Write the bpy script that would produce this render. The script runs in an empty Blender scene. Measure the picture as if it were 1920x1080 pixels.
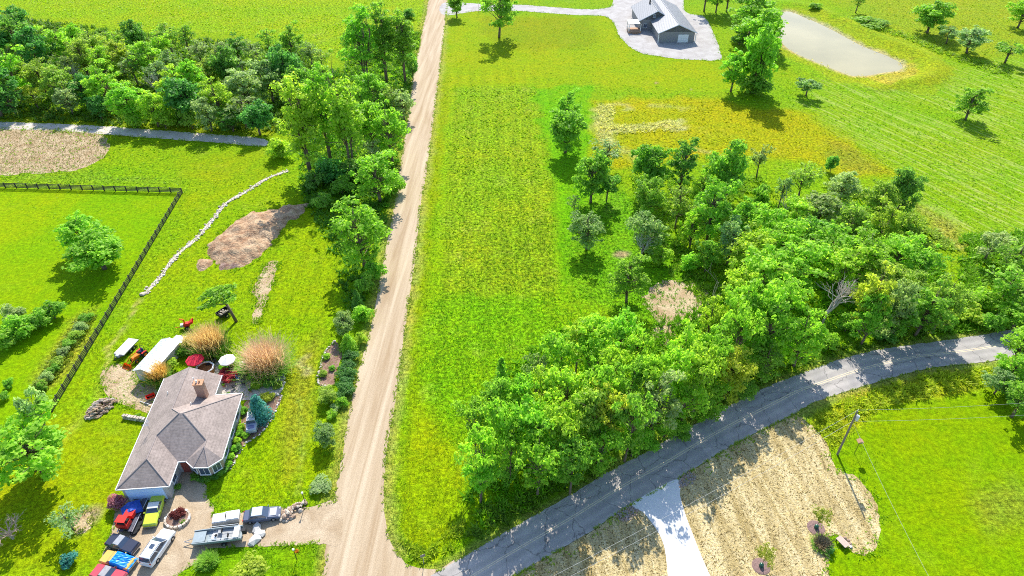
import bpy, bmesh, math, random
import numpy as np
from mathutils import Vector, Matrix
from mathutils.geometry import tessellate_polygon

# ------------------------------------------------------------------ camera, sky, sun, exposure
CAM_H = 80.0
FPX = 1280.0                                   # focal length in pixels of a 1920 wide picture
PITCH = math.atan((540 + 470) / FPX)
SUN_EL, SUN_AZ = math.radians(42), math.radians(1.5)   # azimuth measured from +Y towards +X
scene = bpy.context.scene
COL = scene.collection
cam_d = bpy.data.cameras.new('camera'); cam = bpy.data.objects.new('camera', cam_d); COL.objects.link(cam)
cam.location = (0, 0, CAM_H); cam.rotation_euler = (math.pi / 2 - PITCH, 0, 0)
cam_d.sensor_width = 36; cam_d.lens = FPX / 1920 * 36; cam_d.clip_end = 8000; cam_d.clip_start = 0.5
scene.camera = cam
world = bpy.data.worlds.new('World'); scene.world = world; world.use_nodes = True
wn = world.node_tree; bg = wn.nodes['Background']
sky = wn.nodes.new('ShaderNodeTexSky'); sky.sky_type = 'NISHITA'; sky.sun_disc = False
sky.sun_elevation = SUN_EL; sky.sun_rotation = SUN_AZ; sky.altitude = 200; sky.ozone_density = 3.0
wn.links.new(sky.outputs[0], bg.inputs[0]); bg.inputs[1].default_value = 0.15
sun_d = bpy.data.lights.new('sun', 'SUN'); sun = bpy.data.objects.new('sun', sun_d); COL.objects.link(sun)
sun_d.energy = 4.1; sun_d.angle = math.radians(0.5); sun_d.color = (1.0, 0.95, 0.86)
sv = Vector((math.sin(SUN_AZ) * math.cos(SUN_EL), math.cos(SUN_AZ) * math.cos(SUN_EL), math.sin(SUN_EL)))
sun.rotation_euler = sv.to_track_quat('Z', 'Y').to_euler(); sun.location = (0, 150, 120)
vs = scene.view_settings
vs.view_transform = 'Standard'; vs.look = 'None'; vs.gamma = 1; vs.exposure = 0.90; vs.use_curve_mapping = False
scene.render.engine = 'CYCLES'
scene.cycles.use_denoising = False
scene.cycles.pixel_filter_type = 'BLACKMAN_HARRIS'; scene.cycles.filter_width = 1.0
scene.cycles.max_bounces = 6; scene.cycles.diffuse_bounces = 4; scene.cycles.transmission_bounces = 4
scene.cycles.transparent_max_bounces = 4; scene.cycles.caustics_reflective = False; scene.cycles.caustics_refractive = False

# ------------------------------------------------------------------ helpers
rng = np.random.default_rng(7); random.seed(7)
CP, SP = math.cos(PITCH), math.sin(PITCH)

def P(px, py, z=0.0):
    """world point at height z that the photograph shows at pixel px, py"""
    u, v = (px - 960) / FPX, (py - 540) / FPX
    dy, dz = CP - v * SP, -SP - v * CP
    t = (z - CAM_H) / dz
    return Vector((u * t, dy * t, z))

def PX(x, y, z=0.0):
    Z = z - CAM_H
    d = y * CP - Z * SP
    return 960 + FPX * x / d, 540 + FPX * (-y * SP - Z * CP) / d

def PA(pts, z=0.0): return [P(a, b, z) for a, b in pts]
def mpp(y): return CAM_H / (CP * (y + 470))       # metres per pixel across, at picture row y

def tag(o, label=None, cat=None, group=None, kind=None):
    if label: o['label'] = label
    if cat: o['category'] = cat
    if group: o['group'] = group
    if kind: o['kind'] = kind
    return o

def link(o, parent=None):
    COL.objects.link(o)
    if parent is not None: o.parent = parent
    return o

def root(name, loc, rz=0, label=None, cat=None, group=None, scale=None):
    o = bpy.data.objects.new(name, None); COL.objects.link(o)
    o.location = loc; o.rotation_euler = (0, 0, rz); o.empty_display_size = 0.3
    if scale: o.scale = scale
    return tag(o, label, cat, group)

def np_mesh(name, V, F, mats=(), attrs=None, smooth=False):
    V = np.asarray(V, np.float32); F = np.asarray(F, np.int32)
    me = bpy.data.meshes.new(name)
    m, k = F.shape
    me.vertices.add(len(V)); me.vertices.foreach_set('co', V.ravel())
    me.loops.add(m * k); me.loops.foreach_set('vertex_index', F.ravel())
    me.polygons.add(m); me.polygons.foreach_set('loop_start', np.arange(0, m * k, k, dtype=np.int32))
    if smooth: me.polygons.foreach_set('use_smooth', np.ones(m, bool))
    me.update(calc_edges=True)
    for mt in mats: me.materials.append(mt)
    for nm, (typ, dom, data) in (attrs or {}).items():
        a = me.attributes.new(nm, typ, dom)
        a.data.foreach_set('color' if typ == 'FLOAT_COLOR' else 'value', np.asarray(data, np.float32).ravel())
    return me

class MB:
    """collects simple shapes into one mesh"""
    def __init__(s): s.v = []; s.f = []
    def add(s, vs_, fs_):
        n = len(s.v); s.v += [tuple(p) for p in vs_]; s.f += [tuple(i + n for i in f) for f in fs_]; return s
    def box(s, c, d, rz=0.0, top=1.0, rx=0.0, ry=0.0):
        x, y, z = d[0] / 2, d[1] / 2, d[2] / 2
        pts = [(-x, -y, -z), (x, -y, -z), (x, y, -z), (-x, y, -z), (-x * top, -y * top, z), (x * top, -y * top, z), (x * top, y * top, z), (-x * top, y * top, z)]
        M = Matrix.Translation(Vector(c)) @ Matrix.Rotation(rz, 4, 'Z') @ Matrix.Rotation(ry, 4, 'Y') @ Matrix.Rotation(rx, 4, 'X')
        return s.add([M @ Vector(p) for p in pts], [(3, 2, 1, 0), (4, 5, 6, 7), (0, 1, 5, 4), (1, 2, 6, 5), (2, 3, 7, 6), (3, 0, 4, 7)])
    def tube(s, a, b, r0, r1=None, n=6, cap=True):
        a, b = Vector(a), Vector(b); r1 = r0 if r1 is None else r1
        d = (b - a); d = d.normalized() if d.length > 1e-9 else Vector((0, 0, 1))
        q = d.to_track_quat('Z', 'Y')
        ring = [(math.cos(2 * math.pi * i / n), math.sin(2 * math.pi * i / n)) for i in range(n)]
        vv = [a + q @ Vector((c * r0, t * r0, 0)) for c, t in ring] + [b + q @ Vector((c * r1, t * r1, 0)) for c, t in ring]
        ff = [(i, (i + 1) % n, n + (i + 1) % n, n + i) for i in range(n)]
        if cap: ff += [tuple(range(n - 1, -1, -1)), tuple(range(n, 2 * n))]
        return s.add(vv, ff)
    def path(s, pts, r, n=5, r1=None):
        k = len(pts) - 1; r1 = r if r1 is None else r1
        for i in range(k):
            s.tube(pts[i], pts[i + 1], r + (r1 - r) * i / k, r + (r1 - r) * (i + 1) / k, n)
        return s
    def lathe(s, prof, n=12, c=(0, 0, 0), sx=1, sy=1):
        vv = []; ff = []
        for (r, z) in prof:
            vv += [(c[0] + sx * r * math.cos(2 * math.pi * i / n), c[1] + sy * r * math.sin(2 * math.pi * i / n), c[2] + z) for i in range(n)]
        for j in range(len(prof) - 1):
            ff += [(j * n + i, j * n + (i + 1) % n, (j + 1) * n + (i + 1) % n, (j + 1) * n + i) for i in range(n)]
        ff += [tuple(range(n - 1, -1, -1)), tuple(range((len(prof) - 1) * n, len(prof) * n))]
        return s.add(vv, ff)
    def prism(s, poly, z0, z1):
        n = len(poly); area = sum(poly[i][0] * poly[(i + 1) % n][1] - poly[(i + 1) % n][0] * poly[i][1] for i in range(n))
        if area < 0: poly = poly[::-1]
        vv = [(p[0], p[1], z0) for p in poly] + [(p[0], p[1], z1) for p in poly]
        ff = [(i, (i + 1) % n, n + (i + 1) % n, n + i) for i in range(n)]
        tris = tessellate_polygon([[Vector((p[0], p[1], 0)) for p in poly]])
        for t in tris:
            a, b, c = [Vector(poly[i]).to_2d() for i in t]
            t = t if (b - a).cross(c - a) > 0 else t[::-1]
            ff.append(tuple(n + i for i in t)); ff.append(tuple(reversed(t)))
        return s.add(vv, ff)
    def rock(s, c, r, seed, flat=0.7, ex=(1, 1)):
        rr = random.Random(seed); t = (1 + 5 ** .5) / 2
        vs_ = [(-1, t, 0), (1, t, 0), (-1, -t, 0), (1, -t, 0), (0, -1, t), (0, 1, t), (0, -1, -t), (0, 1, -t), (t, 0, -1), (t, 0, 1), (-t, 0, -1), (-t, 0, 1)]
        fs_ = [(0, 11, 5), (0, 5, 1), (0, 1, 7), (0, 7, 10), (0, 10, 11), (1, 5, 9), (5, 11, 4), (11, 10, 2), (10, 7, 6), (7, 1, 8), (3, 9, 4), (3, 4, 2), (3, 2, 6), (3, 6, 8), (3, 8, 9), (4, 9, 5), (2, 4, 11), (6, 2, 10), (8, 6, 7), (9, 8, 1)]
        q = Matrix.Rotation(rr.random() * 6.3, 3, 'Z')
        out = []
        for v in vs_:
            w = Vector(v).normalized() * r * rr.uniform(.75, 1.2); w = Vector((w.x * ex[0], w.y * ex[1], w.z * flat)); w = q @ w
            out.append((c[0] + w.x, c[1] + w.y, c[2] + w.z))
        return s.add(out, fs_)
    def build(s, name, mat, parent=None, smooth=False, loc=None):
        me = bpy.data.meshes.new(name); me.from_pydata(s.v, [], s.f); me.update()
        if mat: me.materials.append(mat)
        if smooth: me.polygons.foreach_set('use_smooth', np.ones(len(me.polygons), bool))
        o = bpy.data.objects.new(name, me); link(o, parent)
        if loc is not None: o.location = loc
        return o

# ------------------------------------------------------------------ numpy noise
def vnoise(x, y, scale, seed):
    r = np.random.default_rng(seed); tab = r.random((256, 256))
    X, Y = x / scale + 1000.0, y / scale + 1000.0
    xi, yi = np.floor(X).astype(int), np.floor(Y).astype(int); fx, fy = X - xi, Y - yi
    fx = fx * fx * (3 - 2 * fx); fy = fy * fy * (3 - 2 * fy)
    a = tab[xi % 256, yi % 256]; b = tab[(xi + 1) % 256, yi % 256]; c = tab[xi % 256, (yi + 1) % 256]; d = tab[(xi + 1) % 256, (yi + 1) % 256]
    return (a * (1 - fx) + b * fx) * (1 - fy) + (c * (1 - fx) + d * fx) * fy

def poly_sd(x, y, poly):
    """signed distance to a polygon, positive inside"""
    x = np.asarray(x); inside = np.zeros(x.shape, bool); dmin = np.full(x.shape, 1e18)
    n = len(poly)
    for i in range(n):
        ax, ay = poly[i][0], poly[i][1]; bx, by = poly[(i + 1) % n][0], poly[(i + 1) % n][1]
        c = ((ay > y) != (by > y)) & (x < (bx - ax) * (y - ay) / (by - ay + 1e-12) + ax); inside ^= c
        ex, ey = bx - ax, by - ay; t = np.clip(((x - ax) * ex + (y - ay) * ey) / (ex * ex + ey * ey + 1e-12), 0, 1)
        dmin = np.minimum(dmin, (x - ax - t * ex) ** 2 + (y - ay - t * ey) ** 2)
    d = np.sqrt(dmin); return np.where(inside, d, -d)

def line_d(x, y, pts):
    dmin = np.full(np.shape(x), 1e18)
    for a, b in zip(pts[:-1], pts[1:]):
        ex, ey = b[0] - a[0], b[1] - a[1]; t = np.clip(((x - a[0]) * ex + (y - a[1]) * ey) / (ex * ex + ey * ey + 1e-12), 0, 1)
        dmin = np.minimum(dmin, (x - a[0] - t * ex) ** 2 + (y - a[1] - t * ey) ** 2)
    return np.sqrt(dmin)

def smooth_line(pts, step=1.0, closed=False):
    """Catmull-Rom through world points, resampled"""
    pts = [Vector(p) for p in pts]; n = len(pts); out = []
    rngi = range(n if closed else n - 1)
    for i in rngi:
        g = (lambda k: pts[k % n]) if closed else (lambda k: pts[min(max(k, 0), n - 1)])
        p0, p1, p2, p3 = g(i - 1), g(i), g(i + 1), g(i + 2)
        k = max(1, int((p2 - p1).length / step))
        for j in range(k):
            t = j / k
            out.append(0.5 * ((2 * p1) + (p2 - p0) * t + (2 * p0 - 5 * p1 + 4 * p2 - p3) * t * t + (3 * p1 - p0 - 3 * p2 + p3) * t ** 3))
    if not closed: out.append(pts[-1])
    return out

# ------------------------------------------------------------------ materials
MATS = {}
def nt(name):
    m = bpy.data.materials.new(name); m.use_nodes = True
    return m, m.node_tree.nodes, m.node_tree.links, m.node_tree.nodes['Principled BSDF']

def mat(name, col, rough=0.7, metal=0.0, var=0.15, scale=3.0, bump=0.0, spec=0.3, stretch=None, coat=0.0):
    """plain surface with procedural grain"""
    if name in MATS: return MATS[name]
    m, N, L, b = nt(name)
    tc = N.new('ShaderNodeTexCoord'); src = tc.outputs['Object']
    if stretch:
        mp = N.new('ShaderNodeMapping'); mp.inputs['Scale'].default_value = stretch; L.new(src, mp.inputs[0]); src = mp.outputs[0]
    nz = N.new('ShaderNodeTexNoise'); nz.inputs['Scale'].default_value = scale; nz.inputs['Detail'].default_value = 4; L.new(src, nz.inputs['Vector'])
    rp = N.new('ShaderNodeMapRange'); rp.inputs[3].default_value = 1 - var; rp.inputs[4].default_value = 1 + var; rp.inputs[1].default_value = .25; rp.inputs[2].default_value = .75
    L.new(nz.outputs[0], rp.inputs[0])
    mx = N.new('ShaderNodeVectorMath'); mx.operation = 'MULTIPLY'; mx.inputs[0].default_value = col[:3]; L.new(rp.outputs[0], mx.inputs[1])
    L.new(mx.outputs[0], b.inputs['Base Color'])
    b.inputs['Roughness'].default_value = rough; b.inputs['Metallic'].default_value = metal; b.inputs['Specular IOR Level'].default_value = spec
    b.inputs['Coat Weight'].default_value = coat
    if bump:
        bp = N.new('ShaderNodeBump'); bp.inputs['Strength'].default_value = bump; bp.inputs['Distance'].default_value = .05
        L.new(nz.outputs[0], bp.inputs['Height']); L.new(bp.outputs[0], b.inputs['Normal'])
    MATS[name] = m; return m

def two_tone(name, c1, c2, s1, s2, lo=.4, hi=.6, rough=.9, bump=.3, bd=.06, stretch=None, fine=0.3):
    """ground surface: two colours in patches, fine grain on top, some relief"""
    m, N, L, b = nt(name)
    tc = N.new('ShaderNodeTexCoord'); src = tc.outputs['Object']
    mp = N.new('ShaderNodeMapping'); L.new(src, mp.inputs[0])
    if stretch:
        mp.inputs['Rotation'].default_value = (0, 0, stretch[0]); m2_ = N.new('ShaderNodeMapping'); m2_.inputs['Scale'].default_value = (stretch[1], stretch[2], 1); L.new(mp.outputs[0], m2_.inputs[0]); mp = m2_
    n1 = N.new('ShaderNodeTexNoise'); n1.inputs['Distortion'].default_value = .6; n1.inputs['Scale'].default_value = s1; n1.inputs['Detail'].default_value = 5; n1.inputs['Roughness'].default_value = .6; L.new(mp.outputs[0], n1.inputs['Vector'])
    n2 = N.new('ShaderNodeTexNoise'); n2.inputs['Scale'].default_value = s2; n2.inputs['Detail'].default_value = 3; L.new(src, n2.inputs['Vector'])
    r1 = N.new('ShaderNodeMapRange'); r1.inputs[1].default_value = lo; r1.inputs[2].default_value = hi; L.new(n1.outputs[0], r1.inputs[0])
    mx = N.new('ShaderNodeMix'); mx.data_type = 'RGBA'; mx.inputs[6].default_value = (*c1, 1); mx.inputs[7].default_value = (*c2, 1); L.new(r1.outputs[0], mx.inputs[0])
    r2 = N.new('ShaderNodeMapRange'); r2.inputs[1].default_value = .3; r2.inputs[2].default_value = .7; r2.inputs[3].default_value = 1 - fine; r2.inputs[4].default_value = 1 + fine; L.new(n2.outputs[0], r2.inputs[0])
    vm = N.new('ShaderNodeVectorMath'); vm.operation = 'MULTIPLY'; L.new(mx.outputs[2], vm.inputs[0]); L.new(r2.outputs[0], vm.inputs[1]); L.new(vm.outputs[0], b.inputs['Base Color'])
    b.inputs['Roughness'].default_value = rough; b.inputs['Specular IOR Level'].default_value = .15
    bp = N.new('ShaderNodeBump'); bp.inputs['Strength'].default_value = bump; bp.inputs['Distance'].default_value = bd; L.new(n2.outputs[0], bp.inputs['Height']); L.new(bp.outputs[0], b.inputs['Normal'])
    return m

def grass_ground_mat():
    m, N, L, b = nt('grass_ground')
    tc = N.new('ShaderNodeTexCoord'); src = tc.outputs['Object']
    at = N.new('ShaderNodeAttribute'); at.attribute_name = 'Col'
    ar = N.new('ShaderNodeAttribute'); ar.attribute_name = 'rough'
    ast = N.new('ShaderNodeAttribute'); ast.attribute_name = 'stripe'
    def noise(s, d, rough=.55, vec=None):
        n = N.new('ShaderNodeTexNoise'); n.inputs['Scale'].default_value = s; n.inputs['Detail'].default_value = d; n.inputs['Roughness'].default_value = rough
        L.new(vec or src, n.inputs['Vector']); return n.outputs[0]
    def mr(x, a, b_, c, d):
        r = N.new('ShaderNodeMapRange'); r.inputs[1].default_value = a; r.inputs[2].default_value = b_; r.inputs[3].default_value = c; r.inputs[4].default_value = d; L.new(x, r.inputs[0]); return r.outputs[0]
    def mul(x, y):
        v = N.new('ShaderNodeVectorMath'); v.operation = 'MULTIPLY'; L.new(x, v.inputs[0]); L.new(y, v.inputs[1]); return v.outputs[0]
    def mixc(f, x, y):
        k = N.new('ShaderNodeMix'); k.data_type = 'RGBA'; L.new(f, k.inputs[0])
        for i, q in ((6, x), (7, y)):
            if isinstance(q, tuple): k.inputs[i].default_value = q
            else: L.new(q, k.inputs[i])
        return k.outputs[2]
    def math_(op, x, y):
        k = N.new('ShaderNodeMath'); k.operation = op
        for i, q in enumerate((x, y)):
            if isinstance(q, (int, float)): k.inputs[i].default_value = q
            else: L.new(q, k.inputs[i])
        return k.outputs[0]
    n_big, n_mid, n_sm, n_fine = noise(.06, 4), noise(.45, 5, .65), noise(1.6, 4, .65), noise(5.5, 3, .6)
    hue = mixc(mr(n_big, .35, .65, 0, 1), (.86, 1.0, 1.0, 1), (1.08, 1.0, .9, 1))
    hue2 = mixc(mr(n_mid, .38, .62, 0, 1), (.86, .96, 1.0, 1), (1.08, 1.04, .9, 1))
    c = mul(mul(at.outputs['Color'], hue), hue2)
    dry = math_('MULTIPLY', mr(noise(.11, 6, .7), .56, .74, 0, .55), math_('MULTIPLY', ar.outputs['Fac'], mr(n_mid, .35, .6, 0, 1)))
    c = mixc(dry, c, (.32, .33, .08, 1))
    f1 = mr(n_sm, .36, .64, 0, 1)
    amp = mr(ar.outputs['Fac'], 0, 1, .28, 1.15)
    f = math_('ADD', math_('MULTIPLY', math_('SUBTRACT', f1, .5), math_('MULTIPLY', amp, 1.3)), 1.0)
    f2 = math_('ADD', math_('MULTIPLY', math_('SUBTRACT', mr(n_fine, .36, .64, 0, 1), .5), math_('ADD', math_('MULTIPLY', amp, 1.0), .14)), 1.0)
    c = mul(mul(c, f), f2)
    mp = N.new('ShaderNodeMapping'); mp.vector_type = 'POINT'
    d = P(1900, 400) - P(1480, 200); mp.inputs['Rotation'].default_value = (0, 0, -math.atan2(d.y, d.x)); L.new(src, mp.inputs[0])
    mp2 = N.new('ShaderNodeMapping'); mp2.inputs['Scale'].default_value = (.035, 1.0, 1); L.new(mp.outputs[0], mp2.inputs[0])
    st = mr(noise(1.0, 5, .7, mp2.outputs[0]), .50, .60, 0, 1)
    stf = math_('MULTIPLY', st, ast.outputs['Fac'])
    c = mixc(math_('MULTIPLY', stf, mr(n_mid, .35, .6, .2, .9)), c, (.38, .42, .12, 1))
    L.new(c, b.inputs['Base Color']); b.inputs['Roughness'].default_value = .95; b.inputs['Specular IOR Level'].default_value = .05
    h = math_('ADD', math_('MULTIPLY', n_sm, .7), math_('MULTIPLY', n_fine, .5))
    bp = N.new('ShaderNodeBump'); bp.inputs['Distance'].default_value = .3; L.new(h, bp.inputs['Height']); L.new(mr(ar.outputs['Fac'], 0, 1, .25, .9), bp.inputs['Strength']); L.new(bp.outputs[0], b.inputs['Normal'])
    return m

def leaf_mat(name, transl=.4, use_obj=True, col=(.1, .2, .02)):
    m, N, L, b = nt(name)
    at = N.new('ShaderNodeAttribute'); at.attribute_name = 'tint'
    if use_obj:
        oi = N.new('ShaderNodeObjectInfo'); base = oi.outputs['Color']
    else:
        a2 = N.new('ShaderNodeAttribute'); a2.attribute_name = 'Col'; base = a2.outputs['Color']
    rp = N.new('ShaderNodeValToRGB'); L.new(at.outputs['Fac'], rp.inputs[0])
    e = rp.color_ramp.elements; e[0].color = (.5, .6, .6, 1); e[1].color = (1.38, 1.28, 1.1, 1)
    k = e.new(.5); k.color = (1, 1, 1, 1)
    vm = N.new('ShaderNodeVectorMath'); vm.operation = 'MULTIPLY'; L.new(base, vm.inputs[0]); L.new(rp.outputs[0], vm.inputs[1])
    L.new(vm.outputs[0], b.inputs['Base Color']); b.inputs['Roughness'].default_value = .55; b.inputs['Specular IOR Level'].default_value = .25
    tr = N.new('ShaderNodeBsdfTranslucent')
    v2 = N.new('ShaderNodeVectorMath'); v2.operation = 'MULTIPLY'; L.new(vm.outputs[0], v2.inputs[0]); v2.inputs[1].default_value = (1.05, 1.2, .75); L.new(v2.outputs[0], tr.inputs[0])
    ms = N.new('ShaderNodeMixShader'); ms.inputs[0].default_value = transl; L.new(b.outputs[0], ms.inputs[1]); L.new(tr.outputs[0], ms.inputs[2])
    L.new(ms.outputs[0], N['Material Output'].inputs[0]); return m

M_GRASS = grass_ground_mat()
M_LEAF = leaf_mat('leaf', .6)
M_BLADE = leaf_mat('grass_blade', .5, use_obj=False)
M_BARK = mat('bark', (.16, .12, .085), .95, var=.35, scale=2.5, bump=.6, stretch=(3, 3, .6))
M_BARKD = mat('bark_dead', (.36, .31, .25), .95, var=.25, scale=3, bump=.4)
M_GRAVEL = two_tone('gravel_road', (.35, .25, .15), (.50, .40, .275), .3, 9.0, .35, .65, bump=.5, bd=.05, fine=.18, stretch=(-math.atan2(P(820, 30).x - P(680, 860).x, P(820, 30).y - P(680, 860).y), 2.2, .10))
M_DRIVE = two_tone('gravel_drive', (.36, .265, .165), (.47, .37, .25), .35, 7.0, .35, .65, bump=.6, bd=.06, fine=.22)
M_WGRAVEL = two_tone('white_gravel', (.33, .305, .285), (.43, .41, .39), .3, 5.0, .35, .65, bump=.6, bd=.08, fine=.16)
M_LANE = two_tone('lane_gravel', (.46, .40, .33), (.58, .52, .45), .4, 5.0, .35, .65, bump=.4, bd=.05, fine=.15)
M_ASPH = two_tone('asphalt', (.31, .29, .275), (.41, .375, .345), .3, 12.0, .35, .65, bump=.25, bd=.02, fine=.12)
def add_tracks(m):
    N, L = m.node_tree.nodes, m.node_tree.links; b = N['Principled BSDF']; src = b.inputs['Base Color'].links[0].from_socket
    a = N.new('ShaderNodeAttribute'); a.attribute_name = 'across'; tc = N.new('ShaderNodeTexCoord')
    nz = N.new('ShaderNodeTexNoise'); nz.inputs['Scale'].default_value = .25; nz.inputs['Detail'].default_value = 4; L.new(tc.outputs['Object'], nz.inputs['Vector'])
    ad = N.new('ShaderNodeMath'); ad.operation = 'MULTIPLY_ADD'; ad.inputs[1].default_value = .12; L.new(nz.outputs[0], ad.inputs[0]); L.new(a.outputs['Fac'], ad.inputs[2])
    sn = N.new('ShaderNodeMath'); sn.operation = 'MULTIPLY'; sn.inputs[1].default_value = 25.13; L.new(ad.outputs[0], sn.inputs[0])
    s2 = N.new('ShaderNodeMath'); s2.operation = 'SINE'; L.new(sn.outputs[0], s2.inputs[0])
    mr = N.new('ShaderNodeMapRange'); mr.inputs[1].default_value = -1; mr.inputs[3].default_value = .90; mr.inputs[4].default_value = 1.05; L.new(s2.outputs[0], mr.inputs[0])
    vo = N.new('ShaderNodeTexVoronoi'); vo.feature = 'DISTANCE_TO_EDGE'; vo.inputs['Scale'].default_value = .22; L.new(tc.outputs['Object'], vo.inputs['Vector'])
    wz = N.new('ShaderNodeTexNoise'); wz.inputs['Scale'].default_value = 1.2; L.new(tc.outputs['Object'], wz.inputs['Vector']); va = N.new('ShaderNodeVectorMath'); va.operation = 'ADD'; L.new(tc.outputs['Object'], va.inputs[0]); L.new(wz.outputs[1], va.inputs[1]); L.new(va.outputs[0], vo.inputs['Vector'])
    cr = N.new('ShaderNodeMapRange'); cr.inputs[1].default_value = .004; cr.inputs[2].default_value = .016; cr.inputs[3].default_value = .55; cr.inputs[4].default_value = 1; L.new(vo.outputs['Distance'], cr.inputs[0])
    m1 = N.new('ShaderNodeMath'); m1.operation = 'MULTIPLY'; L.new(mr.outputs[0], m1.inputs[0]); L.new(cr.outputs[0], m1.inputs[1])
    vm = N.new('ShaderNodeVectorMath'); vm.operation = 'MULTIPLY'; L.new(src, vm.inputs[0]); L.new(m1.outputs[0], vm.inputs[1]); L.new(vm.outputs[0], b.inputs['Base Color'])
add_tracks(M_ASPH)
M_CONC = mat('concrete', (.66, .65, .63), .85, var=.05, scale=.6, bump=.1)
M_STRAW = two_tone('straw', (.32, .24, .095), (.55, .455, .255), .5, 4.5, .36, .60, bump=.8, bd=.12, fine=.34, stretch=(-math.atan2(P(1480, 1060).y - P(1380, 840).y, P(1480, 1060).x - P(1380, 840).x), .16, 1.3))
M_SOIL = two_tone('bare_soil', (.33, .225, .12), (.47, .365, .225), .35, 4.0, .35, .6, bump=.8, bd=.15, fine=.3)
M_MULCH = two_tone('mulch', (.19, .105, .07), (.32, .21, .16), 1.2, 8.0, .35, .65, bump=.8, bd=.08, fine=.35)
M_PATIO = two_tone('patio_stone', (.44, .39, .35), (.60, .54, .49), .9, 6.0, .35, .65, bump=.4, bd=.04, fine=.14)
M_STONE = mat('limestone', (.50, .42, .33), .9, var=.25, scale=2.2, bump=.4)
M_STONEW = mat('pale_limestone', (.64, .60, .54), .9, var=.15, scale=1.5, bump=.4)
M_WHITE = mat('white_paint', (.78, .78, .77), .5, var=.04)
M_BLACK = mat('black_paint', (.018, .018, .02), .6, var=.2)
M_DARK = mat('dark_rubber', (.022, .022, .024), .85, var=.2)
M_GLASS = mat('dark_glass', (.05, .075, .12), .08, spec=.8, var=.1)
M_CHROME = mat('bare_metal', (.5, .51, .53), .35, metal=.8, var=.1)
M_GREYM = mat('grey_metal', (.32, .33, .35), .45, metal=.3, var=.1)
M_RED = mat('red_paint', (.62, .03, .02), .45, var=.1)
M_ORANGE = mat('orange_paint', (.75, .20, .015), .5, var=.12)
M_WOOD = mat('weathered_wood', (.30, .22, .15), .9, var=.3, scale=4, bump=.3, stretch=(6, 1, 6))
M_LOG = mat('split_log', (.42, .30, .19), .9, var=.35, scale=3, bump=.4)
M_LOGE = mat('grey_log', (.42, .37, .31), .9, var=.3, scale=3, bump=.4)
# ------------------------------------------------------------------ ground: one sheet with the colours of its kinds of grass
KILL = 2.05
def S2L(c): return tuple(((v / 255) / 12.92 if v <= 10 else ((v / 255 + .055) / 1.055) ** 2.4) for v in c)
def GC(r, g, b):
    if g > r + 20: r, g = r * 1.0 + 17, g * .968
    return np.array([min(.62, v / KILL) for v in S2L((r, g, max(0, b - 8)))])

POND = smooth_line(PA([(1473, 20), (1513, 33), (1557, 53), (1613, 83), (1663, 103), (1688, 117), (1687, 128), (1657, 133), (1607, 140), (1573, 130), (1530, 113), (1493, 97), (1468, 77), (1463, 50)]), 1.5, True)
ROAD_L = [(806, -60), (803, 0), (783, 100), (773, 150), (760, 250), (740, 380), (717, 500), (695, 613), (673, 693), (658, 753), (640, 863), (628, 925), (612, 1015), (608, 1060), (604, 1140)]
ROAD_R = [(846, -60), (839, 0), (827, 110), (800, 320), (791, 367), (777, 493), (760, 613), (747, 713), (736, 780), (725, 843), (720, 933), (728, 1005), (748, 1040), (775, 1062), (825, 1066), (868, 1046), (930, 1100), (930, 1160), (760, 1180)]
ASPH_U = [(330, 1400), (560, 1235), (780, 1097), (867, 1045), (973, 983), (1067, 930), (1140, 885), (1207, 850), (1273, 812), (1363, 763), (1453, 719), (1520, 694), (1580, 672), (1663, 653), (1780, 637), (1863, 624), (1930, 610), (2060, 570)]
ASPH_D = [(520, 1430), (720, 1255), (905, 1120), (985, 1068), (1033, 1040), (1100, 1001), (1187, 944), (1267, 900), (1380, 831), (1480, 781), (1533, 752), (1630, 721), (1680, 706), (1747, 690), (1830, 681), (1880, 673), (1950, 655), (2080, 610)]
STRAW = [(990, 1066), (1100, 1002), (1187, 946), (1267, 901), (1380, 833), (1480, 783), (1500, 783), (1530, 805), (1556, 845), (1565, 876), (1588, 888), (1606, 894), (1625, 915), (1643, 945), (1650, 985), (1647, 1010), (1640, 1030), (1620, 1041), (1600, 1036), (1585, 1024), (1575, 1006), (1552, 1004), (1558, 1030), (1553, 1053), (1557, 1110), (1590, 1290), (860, 1310), (900, 1140)]
CONC = [(1186, 944.5), (1205, 960), (1225, 985), (1240, 1010), (1248, 1040), (1254, 1110), (1262, 1290), (1440, 1290), (1346, 1110), (1318, 1050), (1300, 1005), (1285, 965), (1275, 930), (1269, 899)]
DRIVE = [(640, 936), (623, 938), (578, 951), (523, 951), (464, 959), (403, 971), (400, 948), (389, 934), (386, 912), (366, 890), (352, 864), (334, 864), (318, 935), (232, 936), (221, 938), (209, 996), (187, 1055), (172, 1110), (150, 1190), (250, 1190), (308, 1115), (332, 1080), (364, 1057), (374, 1048), (390, 1030), (462, 1026), (523, 1023), (605, 1020), (640, 1018)]
WGRAV = [(832, 28), (896, 21), (977, 21), (1073, 28), (1130, 30), (1150, 42), (1163, 70), (1194, 96), (1236, 106), (1298, 112), (1349, 112), (1350, 96), (1346, 82), (1335, 56), (1320, 31), (1284, 20), (1270, -30), (1141, -40), (1141, 14), (977, 9), (913, 8), (834, 5)]
LANE = [(-60, 226), (0, 228), (170, 235), (280, 243), (400, 252), (494, 260), (494, 274), (400, 267), (250, 256), (100, 245), (0, 243), (-60, 243)]
TANPLOT = [(-80, 239), (95, 243), (180, 250), (205, 270), (198, 290), (178, 305), (150, 318), (60, 325), (-80, 324)]
MOUND = [(575, 380), (530, 388), (470, 400), (420, 430), (385, 470), (397, 484), (430, 505), (470, 496), (510, 455), (540, 420), (570, 400)]
def sand(p): return [(q[0], q[1]) for q in PA(p)]

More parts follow.
